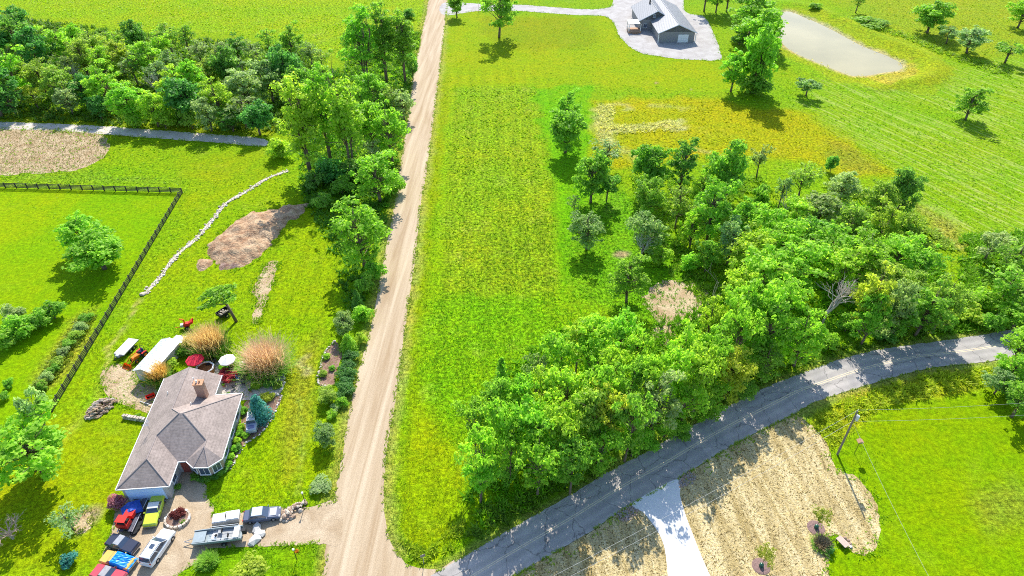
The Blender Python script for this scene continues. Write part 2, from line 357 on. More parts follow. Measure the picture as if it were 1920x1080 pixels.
ZONES = [   # outline in the photograph, colour there in sun, blend width in metres, roughness of the sward, hay stripes
 ([(-600, -120), (810, -120), (790, 110), (700, 130), (560, 70), (300, 60), (-600, 20)], (158, 212, 28), 6, .95, 0),        # far field
 ([(850, 25), (1140, 28), (1165, 75), (1200, 100), (1350, 118), (1420, 160), (1330, 175), (1100, 160), (820, 165), (830, 60)], (160, 205, 14), 8, .25, 0),
 ([(905, 30), (1100, 32), (1130, 80), (1000, 100), (900, 60)], (150, 190, 20), 6, .3, 0),
 ([(800, 165), (850, 165), (800, 480), (745, 1000), (800, 1060), (860, 1010), (880, 880), (930, 720), (770, 700), (735, 780), (715, 940), (730, 1020), (745, 760)], (158, 203, 16), 2.5, .4, 0),
 ([(858, 165), (1005, 165), (1030, 330), (1050, 560), (830, 560), (845, 300)], (152, 205, 36), 3.5, .8, 0),
 ([(900, 430), (1040, 400), (1060, 520), (900, 560)], (142, 197, 34), 7, .8, 0),
 ([(800, 560), (1150, 540), (1100, 640), (950, 720), (870, 860), (800, 760)], (130, 204, 22), 5, .7, 0),
 ([(1000, 165), (1110, 165), (1120, 330), (1060, 560), (1030, 330)], (118, 208, 12), 3, .35, 0),
 ([(1110, 190), (1350, 180), (1420, 205), (1560, 195), (1650, 290), (1690, 330), (1600, 330), (1500, 300), (1250, 300), (1120, 320)], (180, 202, 24), 5, .55, .0),
 ([(1540, 260), (1600, 275), (1665, 325), (1600, 322), (1560, 295)], (180, 180, 50), 4, .6, 0),
 ([(1560, 150), (1990, 100), (2400, 300), (2100, 520), (1780, 460), (1720, 340), (1480, 195)], (140, 204, 24), 8, .45, .75),
 ([(1720, 380), (1790, 420), (1800, 470), (1750, 450)], (170, 196, 80), 3, .9, .5),
 ([(1480, -60), (2200, -60), (2200, 90), (1820, 110), (1690, 60), (1600, 20)], (158, 200, 42), 10, .7, 0),
 ([(1700, 60), (1760, 95), (1800, 140), (1740, 175), (1640, 165), (1560, 150), (1480, 110), (1440, 60), (1470, 5), (1550, 30)], (182, 200, 40), 2.5, .5, 0),
 ([(1600, 140), (1690, 130), (1705, 110), (1730, 125), (1710, 150), (1650, 155)], (212, 200, 80), 2, .7, 0),
 ([(1130, 330), (1300, 480), (1350, 650), (1200, 600), (1080, 560), (1060, 420)], (120, 200, 30), 3, .7, 0),
 ([(1500, 790), (1590, 740), (1760, 690), (1880, 690), (1880, 730), (1760, 740), (1640, 770), (1560, 850), (1530, 820)], (190, 198, 40), 1.5, .6, 0),
 ([(1560, 860), (1640, 785), (1780, 745), (1990, 740), (2100, 1150), (1550, 1150), (1560, 1040), (1655, 1030), (1655, 950), (1610, 890)], (140, 199, 6), 2.5, .15, 0),
 ([(1820, 940), (1900, 900), (1990, 960), (1850, 1000)], (160, 180, 50), 4, .5, 0),
 ([(-300, 350), (342, 362), (100, 770), (-300, 900)], (142, 208, 8), 3, .12, 0),
 ([(-300, 350), (180, 356), (120, 420), (-300, 560)], (152, 210, 6), 8, .12, 0),
 ([(130, 600), (180, 580), (170, 650), (90, 740), (60, 720)], (160, 190, 60), 2.5, .9, 0),
 ([(350, 370), (500, 330), (620, 400), (640, 560), (590, 760), (620, 930), (420, 940), (460, 730), (430, 620), (250, 620), (110, 780), (340, 420)], (150, 204, 14), 4, .35, 0),
 ([(100, 780), (280, 770), (215, 960), (180, 1060), (-200, 1100), (-200, 880)], (158, 200, 18), 3, .3, 0),
 ([(380, 1030), (610, 1024), (610, 1100), (330, 1100)], (128, 196, 22), 2, .3, 0),
 ([(340, 285), (500, 278), (540, 315), (470, 345), (330, 330)], (152, 200, 20), 6, .3, 0),
 ([(0, 326), (200, 320), (340, 345), (0, 345)], (140, 200, 40), 3, .7, 0),
 ([(-300, 180), (520, 235), (500, 262), (-300, 232)], (150, 190, 30), 3, .8, 0),
 ([(560, 640), (600, 620), (590, 800), (540, 900), (520, 780)], (165, 192, 50), 4, .5, 0),
]
def ground_attrs(x, y):
    jx = (vnoise(x, y, 5, 1) - .5) * 5 + (vnoise(x, y, 1.6, 2) - .5) * 1.6; jy = (vnoise(x, y, 5, 3) - .5) * 5 + (vnoise(x, y, 1.6, 4) - .5) * 1.6
    far = np.clip(y / 120, .35, 2.5); X, Y = x + jx * .5 * far, y + jy * .8 * far
    col = np.tile(GC(142, 204, 22), (len(x), 1)); rough = np.full(len(x), .45); stripe = np.zeros(len(x))
    for poly, c, w, r, s in ZONES:
        sd = poly_sd(X, Y, sand(poly)); m = np.clip(sd / w + .5, 0, 1); m = m * m * (3 - 2 * m)
        col = col * (1 - m[:, None]) + GC(*c) * m[:, None]; rough = rough * (1 - m) + r * m; stripe = stripe * (1 - m) + s * m
    # mowing lines beside the gravel road
    for ln, lo, hi, wl, side in ((ROAD_R[:13], 1, 34, 3.9, 1), (ROAD_L[:12], 1, 24, 3.4, -1)):
        pl_ = [(q.x, q.y) for q in PA(ln)]; d = line_d(x, y, pl_); xr = np.interp(-y, [-p[1] for p in pl_], [p[0] for p in pl_]); on = (d > lo) & (d < hi) & ((x - xr) * side > 0) & (y < 215)
        k = np.where(on, 1 + .055 * np.tanh(3 * np.sin(d * 6.283 / wl + 1.2 * vnoise(x, y, 12, 51))), 1); col = col * np.stack([k, k, np.ones(len(x))], 1)
    # pale seeding grass in the meadow, worn tracks, verge wear beside the gravel road
    def blend(m, c):
        nonlocal col
        m = np.clip(m, 0, 1)[:, None]; col = col * (1 - m) + GC(*c) * m
    for ln, w, c, k in [([(1125, 200), (1128, 235), (1145, 262)], 3.2, (226, 216, 150), .9), ([(1140, 243), (1180, 240), (1230, 240), (1275, 233)], 2.0, (226, 216, 150), .9), ([(1130, 197), (1180, 200)], 2.2, (220, 212, 130), .7), ([(1230, 198), (1275, 200)], 2.0, (216, 210, 120), .5),
                         ([(1170, 280), (1190, 300)], 2.5, (214, 210, 120), .6), ([(1290, 275), (1320, 290)], 2.0, (214, 206, 120), .5),
                         ([(262, 560), (235, 605), (215, 640), (195, 690)], .55, (222, 208, 120), .8), ([(200, 690), (170, 760), (110, 830)], 1.2, (196, 206, 70), .5),
                         ([(575, 700), (560, 680), (570, 665)], 1.2, (214, 200, 140), .7), ([(556, 745), (575, 820), (560, 930)], .5, (186, 206, 90), .4)]:
        pts = [(q.x, q.y) for q in PA(ln)]
        blend((1 - line_d(X, Y, pts) / w) * 1.6 * k * (.4 + .9 * vnoise(x, y, .9, 11)), c)
    for ln, c in ((ROAD_L, (205, 190, 110)), (ROAD_R[:13], (212, 200, 120)), (ASPH_U, (190, 180, 110)), (ASPH_D, (196, 186, 120))):
        d = line_d(x, y, [(q.x, q.y) for q in PA(ln)]); blend((1 - d / (1.1 + 1.6 * vnoise(x, y, 2.2, 13))) * .75, c)
    nr = (np.abs(x - 130) < 75) & (y > 165) & (y < 290); sp_ = np.full(len(x), -99.0)
    if nr.any(): sp_[nr] = poly_sd(x[nr], y[nr], [(p.x, p.y) for p in POND])
    blend((1 - np.abs(sp_ + .3) / (1.2 + 1.6 * vnoise(x, y, 3, 41))) * 1.5, (226, 208, 160))
    for c, r in (((1237, 157), 1.2), ((1302, 166), 1.0), ((1330, 162), .8), ((165, 975), 1.9), ((1160, 478), 1.8)):
        q = P(*c); d = np.hypot(X - q.x, (Y - q.y) * .8); blend((1 - d / r) * 2.0, (206, 176, 140))
    return col, rough, stripe

def ground_z(x, y):
    near = (np.abs(x - 130) < 75) & (y > 165) & (y < 290)
    z = np.zeros(len(x))
    if near.any():
        sd = poly_sd(x[near], y[near], [(p.x, p.y) for p in POND])
        z[near] = np.where(sd > -3, -np.clip((sd + 3) / 3.5, 0, 1.6) * .55, 0) + 1.5 * np.exp(-((sd + 10) / 3.4) ** 2) * np.clip((x[near] - 95) / 40, .15, 1)
    far = np.clip((np.hypot(x, y) - 420) / 1500, 0, 1)
    return z + far * (vnoise(x, y, 400, 21) - .5) * 30

def axis(segs, lo, hi):
    out = []
    for a, b, s in segs: out += list(np.arange(a, b, s))
    out.append(segs[-1][1]); s = segs[-1][2]; v = out[-1]
    while v < hi: s *= 1.35; v += s; out.append(v)
    s = segs[0][2]; v = out[0]; pre = []
    while v > lo: s *= 1.35; v -= s; pre.append(v)
    return np.array(pre[::-1] + out)
gx = axis([(-215, -75, 1.6), (-75, 75, .65), (75, 215, 1.4)], -2500, 2500)
gy = axis([(28, 160, .65), (160, 330, 1.25)], -400, 4000)
XX, YY = np.meshgrid(gx, gy); fx, fy = XX.ravel(), YY.ravel()
gcol, grough, gstripe = ground_attrs(fx, fy)
nx, ny = len(gx), len(gy); ii = (np.arange(ny - 1)[:, None] * nx + np.arange(nx - 1)[None, :]).ravel()
GV = np.stack([fx, fy, ground_z(fx, fy)], 1)
gm = np_mesh('ground', GV, np.stack([ii, ii + 1, ii + nx + 1, ii + nx], 1), [M_GRASS], {
    'Col': ('FLOAT_COLOR', 'POINT', np.concatenate([gcol, np.ones((len(fx), 1))], 1)), 'rough': ('FLOAT', 'POINT', grough), 'stripe': ('FLOAT', 'POINT', gstripe)}, smooth=True)
tag(link(bpy.data.objects.new('ground', gm)), kind='structure')

def sheet(name, pts, z, material, jit=0.0, step=1.0, smooth=True, kind='structure', seed=0):
    w = [Vector((p[0], p[1], 0)) for p in PA(pts)]
    line = smooth_line(w, step, True) if smooth else w
    rr = random.Random(seed + len(pts))
    if jit:
        line = [p + Vector((rr.uniform(-jit, jit), rr.uniform(-jit, jit), 0)) for p in line]
    tris = tessellate_polygon([line]); V = [(p.x, p.y, z) for p in line]; F = []
    for t in tris:
        a, b, c = [line[i] for i in t]
        F.append(t if (b - a).to_2d().cross((c - a).to_2d()) > 0 else t[::-1])
    o = MB().add(V, F).build(name, material); return tag(o, kind=kind)

def road_strip(name, left, right, z, material, jit, step=.5):
    """left and right edges, resampled to the same count, as a strip of quads"""
    rr = random.Random(3)
    def res(e, n):
        l = smooth_line(PA(e), .5); d = [0]
        for a, b in zip(l[:-1], l[1:]): d.append(d[-1] + (b - a).length)
        return [Vector([np.interp(d[-1] * i / n, d, [q[k] for q in l]) for k in range(3)]) for i in range(n + 1)]
    n = int(sum((a - b).length for a, b in zip(PA(left)[:-1], PA(left)[1:])) / step)
    A, B = res(left, n), res(right, n); V = []; F = []
    for a, b in zip(A, B):
        d = (b - a).normalized()
        a = a - d * rr.uniform(-jit, jit); b = b + d * rr.uniform(-jit, jit)
        for k in range(5): V.append((*(a.lerp(b, k / 4)).to_2d(), z))
    for i in range(n):
        for k in range(4): F.append((i * 5 + k, i * 5 + k + 1, i * 5 + k + 6, i * 5 + k + 5))
    o = MB().add(V, F).build(name, material)
    at = o.data.attributes.new('across', 'FLOAT', 'POINT'); at.data.foreach_set('value', np.tile(np.linspace(0, 1, 5), n + 1).astype(np.float32))
    bm = bmesh.new(); bm.from_mesh(o.data); bmesh.ops.recalc_face_normals(bm, faces=bm.faces)
    if sum(f.normal.z for f in bm.faces) < 0: bmesh.ops.reverse_faces(bm, faces=bm.faces)
    bm.to_mesh(o.data); bm.free(); return tag(o, kind='structure')

sheet('straw_field', STRAW, .012, M_STRAW, .16, .45)
sheet('gravel_road', ROAD_L + ROAD_R[::-1], .02, M_GRAVEL, .10, .6)
sheet('gravel_driveway', DRIVE, .03, M_DRIVE, .10, .6)
road_strip('asphalt_road', ASPH_U, ASPH_D, .045, M_ASPH, .07)
sheet('concrete_driveway', CONC, .06, M_CONC, 0, .5)
sheet('gravel_yard', WGRAV, .03, M_WGRAVEL, .25, 1.0)
sheet('farm_lane', LANE, .02, M_LANE, .2, 1.0)
sheet('tilled_plot', TANPLOT, .016, M_SOIL, .5, 1.2)
sheet('mulch_bed', [(628, 640), (641, 660), (634, 690), (622, 727), (597, 720), (599, 692), (610, 660)], .03, M_MULCH, .1, .4)
sheet('patio', [(372, 682), (440, 676), (520, 690), (533, 712), (522, 740), (470, 750), (404, 745), (400, 705)], .03, M_PATIO, .05, .5)
sheet('garden_bed', [(452, 790), (462, 752), (490, 738), (528, 742), (512, 780), (490, 812), (458, 832), (430, 880), (385, 902), (360, 890), (395, 880), (425, 860)], .016, M_MULCH, .12, .4)
sheet('dirt_yard', [(190, 700), (215, 682), (250, 690), (262, 716), (296, 722), (292, 775), (250, 765), (208, 748), (192, 725)], .016, M_SOIL, .15, .5)
sheet('bare_soil', [(1205, 560), (1250, 527), (1320, 540), (1322, 590), (1270, 612), (1250, 650), (1215, 640), (1230, 600)], .012, M_SOIL, .5, .6)
sheet('worn_path', [(500, 496), (522, 492), (508, 540), (497, 575), (482, 606), (474, 598), (482, 560), (472, 548)], .012, M_SOIL, .25, .5)
sheet('garden_soil', [(135, 965), (158, 955), (173, 972), (165, 995), (142, 1000), (130, 985)], .012, M_SOIL, .15, .4)
# pond water
V = [(p.x, p.y, -.42) for p in POND]
pw = [Vector((p.x, p.y, 0)) for p in smooth_line([Vector((p.x, p.y, 0)) + (Vector((p.x, p.y, 0)) - sum(POND, Vector()) / len(POND)).normalized() * .9 for p in POND], 3, True)]
m, N, L, b = nt('pond_water')
nz = N.new('ShaderNodeTexNoise'); nz.inputs['Scale'].default_value = .05; nz.inputs['Detail'].default_value = 3
rp = N.new('ShaderNodeValToRGB'); rp.color_ramp.elements[0].color = (.30, .255, .105, 1); rp.color_ramp.elements[0].position = .35; rp.color_ramp.elements[1].color = (.38, .32, .14, 1); rp.color_ramp.elements[1].position = .65
tcw = N.new('ShaderNodeTexCoord'); L.new(tcw.outputs['Object'], nz.inputs['Vector']); L.new(nz.outputs[0], rp.inputs[0]); L.new(rp.outputs[0], b.inputs['Base Color'])
b.inputs['Roughness'].default_value = .03; b.inputs['IOR'].default_value = 1.33; b.inputs['Specular IOR Level'].default_value = .5
n2 = N.new('ShaderNodeTexNoise'); n2.inputs['Scale'].default_value = 1.5; L.new(tcw.outputs['Object'], n2.inputs['Vector']); bp = N.new('ShaderNodeBump'); bp.inputs['Strength'].default_value = .06; L.new(n2.outputs[0], bp.inputs['Height']); L.new(bp.outputs[0], b.inputs['Normal'])
tris = tessellate_polygon([pw]); MBw = MB().add([(p.x, p.y, -.42) for p in pw], [t if (pw[t[1]] - pw[t[0]]).to_2d().cross((pw[t[2]] - pw[t[0]]).to_2d()) > 0 else t[::-1] for t in tris])
tag(MBw.build('pond_water', m), kind='structure')
# double yellow line and pale edge lines on the asphalt
def centre_line(off, w, name, material, z=.052, a=.5):
    U, D = smooth_line(PA(ASPH_U), .5), smooth_line(PA(ASPH_D), .5)
    def res(l, n):
        d = [0]
        for p, q in zip(l[:-1], l[1:]): d.append(d[-1] + (q - p).length)
        return [Vector([np.interp(d[-1] * i / n, d, [q[k] for q in l]) for k in range(3)]) for i in range(n + 1)]
    n = 260; A, B = res(U, n), res(D, n); mb = MB(); V = []; F = []
    for p, q in zip(A, B):
        c = p.lerp(q, a); d = (q - p).normalized(); e0, e1 = c + d * (off - w / 2), c + d * (off + w / 2)
        V += [(e0.x, e0.y, z), (e1.x, e1.y, z)]
    for i in range(n): F.append((2 * i, 2 * i + 1, 2 * i + 3, 2 * i + 2))
    o = mb.add(V, F).build(name, material)
    if o.data.polygons[0].normal.z < 0: o.data.flip_normals()
    return o
M_YEL = mat('road_yellow', (.66, .54, .36), .8, var=.25, scale=2)
road = bpy.data.objects['asphalt_road']
for off in (-.16, .16):
    o = centre_line(off, .12, 'centre_line', M_YEL); o.parent = road
# ------------------------------------------------------------------ trees: meshes of each kind, built once and shared
def leaves(c, n, size, s, up=.45, rnd=1.5):
    """n leaf clumps as folded rhombs: c positions, n outward directions"""
    k = len(c); nn = n + np.array([0, 0, up]) + rng.normal(0, rnd * .5, (k, 3)); nn /= np.linalg.norm(nn, axis=1)[:, None] + 1e-9
    t = rng.normal(0, 1, (k, 3)); t -= (t * nn).sum(1)[:, None] * nn; t /= np.linalg.norm(t, axis=1)[:, None] + 1e-9
    b = np.cross(nn, t); sz = (size * .86 * rng.uniform(.6, 1.5, k))[:, None]
    V = np.empty((k, 4, 3)); V[:, 0] = c - t * sz; V[:, 1] = c + b * sz * .62 + nn * sz * .2; V[:, 2] = c + t * sz; V[:, 3] = c - b * sz * .62 + nn * sz * .2
    return V.reshape(-1, 3)

def crown_mesh(name, lobes, per, size, tint_mu=.5, up=.6):
    C, Nn, T = [], [], []
    for (x, y, z, r, fl) in lobes:
        k = int(per * 1.05 * (r / 1.4) ** 1.7) + 8
        d = rng.normal(0, 1, (k, 3)); d[:, 2] = np.where(d[:, 2] < -.35, -d[:, 2] * .6, d[:, 2]); d /= np.linalg.norm(d, axis=1)[:, None]
        rr_ = r * rng.uniform(.35, 1.22, k)[:, None]
        C.append(np.array([x, y, z]) + d * rr_ * np.array([1, 1, fl])); Nn.append(d)
        T.append(np.clip(rng.normal(tint_mu + rng.normal(0, .13), .16, k), 0, 1))
    C, Nn, T = np.concatenate(C), np.concatenate(Nn), np.concatenate(T)
    V = leaves(C, Nn, size, 1, up); F = np.arange(len(V)).reshape(-1, 4)
    return np_mesh(name, V, F, [M_LEAF], {'tint': ('FLOAT', 'FACE', T)})

def limb(mb, a, b, r0, r1, bend=.12, n=4, seg=3):
    a, b = Vector(a), Vector(b); L_ = (b - a).length
    off = Vector((random.uniform(-1, 1), random.uniform(-1, 1), random.uniform(0, .6))) * L_ * bend
    pts = [a.lerp(b, t) + off * math.sin(math.pi * t) for t in np.linspace(0, 1, seg + 1)]
    mb.path(pts, r0, n, r1)

def make_kind(kind):
    """returns (height, width, trunk mesh, crown mesh)"""
    mb = MB(); lobes = []
    ph1, ph2, ph3 = [random.uniform(0, 6.3) for _ in range(3)]; asy = .35 if kind in ('ball', 'bush') else 1.0
    def scatter(n, zc, rx, rz, lr, fl=.8, shell=.45, flat_bottom=None):
        for _ in range(n):
            while True:
                d = np.array([random.gauss(0, 1) for _ in range(3)]); d /= np.linalg.norm(d)
                if flat_bottom is None or d[2] > flat_bottom: break
            a_ = math.atan2(d[1], d[0]); q = random.uniform(shell, 1) * (1 + asy * (.16 * math.sin(2 * a_ + ph1) + .14 * math.sin(3 * a_ + ph2))) * (1 + asy * .12 * math.sin(4 * d[2] + ph3)); r = random.uniform(lr[0] * .8, lr[1])
            lobes.append((d[0] * (rx - r * .7) * q, d[1] * (rx - r * .7) * q, zc + d[2] * (rz - r * .6) * q, r, fl))
    if kind == 'broad':
        H, W = 12, 8.6; scatter(66, 6.6, 4.3, 5.2, (.5, 1.25)); per, sz = 105, .28; tr = .24
    elif kind == 'grove':
        H, W = 10, 7.4; scatter(40, 7.0, 3.7, 2.8, (.45, 1.15), .7, .3, -.4); scatter(15, 3.8, 2.8, 1.8, (.45, .9), .75, .4); per, sz = 84, .26; tr = .17
    elif kind == 'locust':
        H, W = 9, 6.6; scatter(34, 6.7, 3.4, 2.1, (.4, 1.0), .55, .4, -.25); scatter(14, 4.2, 2.4, 1.8, (.4, .8), .65, .4); per, sz = 84, .24; tr = .13
    elif kind == 'tall':
        H, W = 20, 9.5; scatter(88, 11.6, 4.6, 8.4, (.5, 1.3), .95, .3); per, sz = 90, .31; tr = .22
    elif kind == 'dense':
        H, W = 9, 8; scatter(60, 5.0, 4.0, 3.9, (.6, 1.25), .9, .45); per, sz = 150, .27; tr = .24
    elif kind == 'orchard':
        H, W = 5, 5.2; scatter(22, 3.4, 2.6, 1.7, (.45, .85), .75, .45); per, sz = 320, .19; tr = .13
    elif kind == 'airy':
        H, W = 9, 5.6; scatter(34, 5.6, 2.8, 3.5, (.4, .9), .9, .25); per, sz = 56, .23; tr = .13
    elif kind == 'spread':
        H, W = 7, 7; scatter(17, 5.3, 3.6, 1.6, (.55, .95), .6, .5); per, sz = 190, .24; tr = .16
    elif kind == 'bush':
        H, W = 2.6, 3.4; scatter(16, 1.15, 1.7, 1.35, (.45, .75), .9, .4); per, sz = 520, .16; tr = .06
    elif kind == 'ball':
        H, W = 1.6, 2.0; scatter(14, .75, 1.0, .8, (.3, .5), .9, .6); per, sz = 1900, .10; tr = .05
    if kind in ('tall',):
        stems = [(0, 0)] + [(random.uniform(-.7, .7), random.uniform(-.7, .7)) for _ in range(2)]
        tops = []
        for sx, sy in stems:
            top = Vector((sx * 3.4, sy * 3.4, H * random.uniform(.68, .8)))
            pts = [Vector((sx * .6, sy * .6, -.1)), Vector((sx * 1.2, sy * 1.2, H * .3)), Vector((sx * 2.2, sy * 2.2, H * .52)), top]; mb.path(pts, tr, 6, .07); tops.append(pts)
        for l in lobes:
            s = min(tops, key=lambda p: (p[2].to_2d() - Vector((l[0], l[1]))).length); z = max(.28 * H, min(l[2] - 1.5, .7 * H))
            f = z / (H * .75); a = s[0].lerp(s[3], f); limb(mb, a, l[:3], .09, .025)
    else:
        forks = []
        zt = min(l[2] for l in lobes) * (.75 if kind not in ('bush', 'ball') else .2); zt = max(zt, .1 * H)
        zm = (zt + H) / 2
        lean = Vector((random.uniform(-.05, .05) * H, random.uniform(-.05, .05) * H, 0))
        pts = [Vector((0, 0, -.1)), Vector((0, 0, zt)) + lean * .4, Vector((0, 0, zm)) + lean, Vector((0, 0, H * .86)) + lean * 1.1]
        mb.path(pts[:2], tr * 1.25, 7, tr); mb.path(pts[1:], tr, 6, .03)
        for l in lobes:
            z = min(max(zt, l[2] - abs(l[0]) * .55 - abs(l[1]) * .55 - .4), H * .75); f = (z - zt) / max(.01, zm - zt)
            a = pts[1].lerp(pts[2], min(1, f)) if f <= 1 else pts[2].lerp(pts[3], min(1, f - 1)); limb(mb, a, l[:3], tr * .34, .018)
    # twigs inside lobes of thin crowns
    if kind in ('airy', 'spread', 'orchard', 'tall'):
        for l in lobes:
            for _ in range(4 if kind == 'airy' else 2):
                d = Vector((random.gauss(0, 1), random.gauss(0, 1), random.gauss(.5, .8))).normalized() * l[3] * 1.05
                mb.tube(l[:3], Vector(l[:3]) + d, .02, .008, 3, False)
    me = bpy.data.meshes.new('trunk_' + kind); me.from_pydata(mb.v, [], mb.f); me.update(); me.materials.append(M_BARK); me.polygons.foreach_set('use_smooth', np.ones(len(me.polygons), bool))
    return H, W, me, crown_mesh('crown_' + kind, lobes, per, sz)

def conifer_mesh(H, W, seed):
    rr_ = random.Random(seed); C, D = [], []
    for i in range(60):
        z = H * (.06 + .9 * (i / 60) ** .9); R = W / 2 * (1 - z / H) ** .8 + .12
        nb = max(5, int(13 * R / (W / 2)))
        for j in range(nb):
            a = rr_.uniform(0, 6.283)
            for k in range(5):
                r = R * (k + .5 + rr_.uniform(-.3, .3)) / 5 * rr_.uniform(.85, 1.1)
                C.append((r * math.cos(a), r * math.sin(a), z - r * .28 + rr_.uniform(-.05, .05))); D.append((math.cos(a), math.sin(a), .5))
    C, D = np.array(C), np.array(D); V = leaves(C, D, .05 * W, 1, .3, .8)
    me = np_mesh('needles', V, np.arange(len(V)).reshape(-1, 4), [M_LEAF], {'tint': ('FLOAT', 'FACE', np.clip(rng.normal(.5, .2, len(C)), 0, 1))})
    t = MB().tube((0, 0, -.1), (0, 0, H * .93), .035 * H, .01, 6); tm = bpy.data.meshes.new('trunk_conifer'); tm.from_pydata(t.v, [], t.f); tm.materials.append(M_BARK)
    return H, W, tm, me

NVAR = dict(broad=5, grove=4, locust=4, tall=3, dense=3, orchard=3, airy=3, spread=1, bush=3, ball=2)
KINDS = {k: [make_kind(k) for _ in range(n)] for k, n in NVAR.items()}
KINDS['conifer'] = [conifer_mesh(6, 3.6, 1), conifer_mesh(6, 3.4, 2)]
NAMES = dict(broad='broadleaf_tree', grove='broadleaf_tree', locust='locust_tree', tall='cottonwood_tree', dense='shade_tree', orchard='orchard_tree', airy='slender_tree', spread='spreading_tree', bush='shrub', ball='shrub', conifer='conifer_tree')
# leaf colours (linear reflectance)
LC = dict(lime=(.47, .67, .06), bright=(.36, .62, .055), mid=(.30, .53, .06), dark=(.21, .42, .07), blue=(.16, .40, .085), silver=(.42, .54, .22), grey=(.34, .47, .16), yellow=(.54, .62, .065), olive=(.39, .53, .075), spruce=(.13, .40, .38), maroon=(.26, .05, .05), purple=(.55, .24, .33), rose=(.50, .07, .10), tan=(.5, .4, .2))
CW = dict(lime='lime green', bright='bright green', mid='mid green', dark='dark green', blue='bluish dark green', silver='silvery green', grey='grey green', yellow='yellow green', olive='olive green')
tree_count = [0]
def plant(kind, base, h, w, col, label, cat='tree', group=None, jit=.10, rz=None, name=None):
    i = tree_count[0]; tree_count[0] += 1
    r = random.Random(1000 + i); H0, W0, tm, cm = KINDS[kind][r.randrange(len(KINDS[kind]))]
    s, sz = w / W0, h / H0
    o = root(name or NAMES[kind], (base.x, base.y, 0), r.uniform(0, 6.283) if rz is None else rz, label, cat, group, (s, s * r.uniform(.92, 1.08), sz))
    c = LC[col] if isinstance(col, str) else col; f = [r.uniform(1 - jit, 1 + jit) for _ in range(2)]
    t = link(bpy.data.objects.new('stem' if kind in ('bush', 'ball') else 'trunk', tm), o)
    k = link(bpy.data.objects.new('foliage' if kind in ('bush', 'ball') else 'crown', cm), o); k.color = (c[0] * f[0] * f[1], c[1] * f[1], c[2] * f[1], 1)
    return o
def crown_at(kind, cx, cy, wpx, h, col, label, cat='tree', group=None, **kw):
    """crown centre pixel, crown width in pixels, height in metres"""
    zc = h * (.5 if kind in ('bush', 'ball') else .62 if kind not in ('grove', 'locust', 'spread') else .72)
    q = P(cx, cy, zc); return plant(kind, q, h, 1.16 * wpx * mpp(cy) * (CAM_H - zc) / CAM_H, col, label, cat, group, **kw)
def base_at(kind, bx, by, wpx, h, col, label, cat='tree', group=None, **kw):
    return plant(kind, P(bx, by), h, 1.15 * wpx * mpp(by), col, label, cat, group, **kw)
ORD = ['first', 'second', 'third', 'fourth', 'fifth', 'sixth', 'seventh', 'eighth', 'ninth', 'tenth', 'eleventh', 'twelfth', 'thirteenth', 'fourteenth', 'fifteenth', 'sixteenth', 'seventeenth', 'eighteenth']
def row(phrase, group, items, tall=False):
    """items (cx, cy, width px, height m, kind, colour); labels count from the left within a colour and row"""
    by = {}
    for it in items: by.setdefault((it[5], it[4] == 'bush'), []).append(it)
    for (colr, bush), lst in by.items():
        lst.sort(key=lambda t: t[0]); kw = 'bush' if bush else 'tree'
        for n, it in enumerate(lst):
            lab = f"{CW[colr]} {kw} {phrase}" if len(lst) == 1 else f"{ORD[n]} {CW[colr]} {kw} from left {phrase}"
            h = it[3]
            if tall:   # grove: as tall as the room down to the road edge allows
                ey = np.interp(it[0], [p[0] for p in ASPH_U], [p[1] for p in ASPH_U]); h = max(h, min(15.0, h * 1.6)) if not bush else h
                h = min(h, max(2.2, (ey - 8 - it[1]) / 8.3 / (.5 if bush else .66)))
            crown_at(it[4], it[0], it[1], it[2], h, colr, lab, 'bush' if bush else 'tree', group)

# --- wood behind the farm lane, top left
row('along the wood front edge above the lane', 'trees of the wood behind the lane', [
 (-30, 150, 90, 17, 'broad', 'blue'), (10, 120, 70, 17, 'broad', 'bright'), (14, 180, 50, 9, 'broad', 'blue'), (72, 140, 62, 12, 'broad', 'olive'), (58, 172, 40, 7, 'grove', 'yellow'), (105, 150, 62, 13, 'broad', 'olive'), (122, 178, 50, 9, 'broad', 'silver'),
 (152, 165, 46, 9, 'dense', 'blue'), (190, 152, 70, 13, 'broad', 'bright'), (232, 182, 72, 12, 'broad', 'bright'), (282, 192, 58, 11, 'broad', 'lime'), (180, 195, 40, 7, 'dense', 'blue'), (342, 178, 72, 13, 'dense', 'blue'), (318, 160, 54, 13, 'broad', 'lime'), (385, 205, 52, 10, 'broad', 'silver'),
 (405, 180, 64, 13, 'broad', 'lime'), (452, 200, 62, 10, 'airy', 'grey'), (478, 215, 60, 9, 'dense', 'blue'), (430, 218, 46, 7, 'broad', 'dark'), (356, 222, 40, 6, 'bush', 'olive'), (305, 222, 44, 6, 'bush', 'lime'), (250, 214, 46, 7, 'bush', 'bright')])
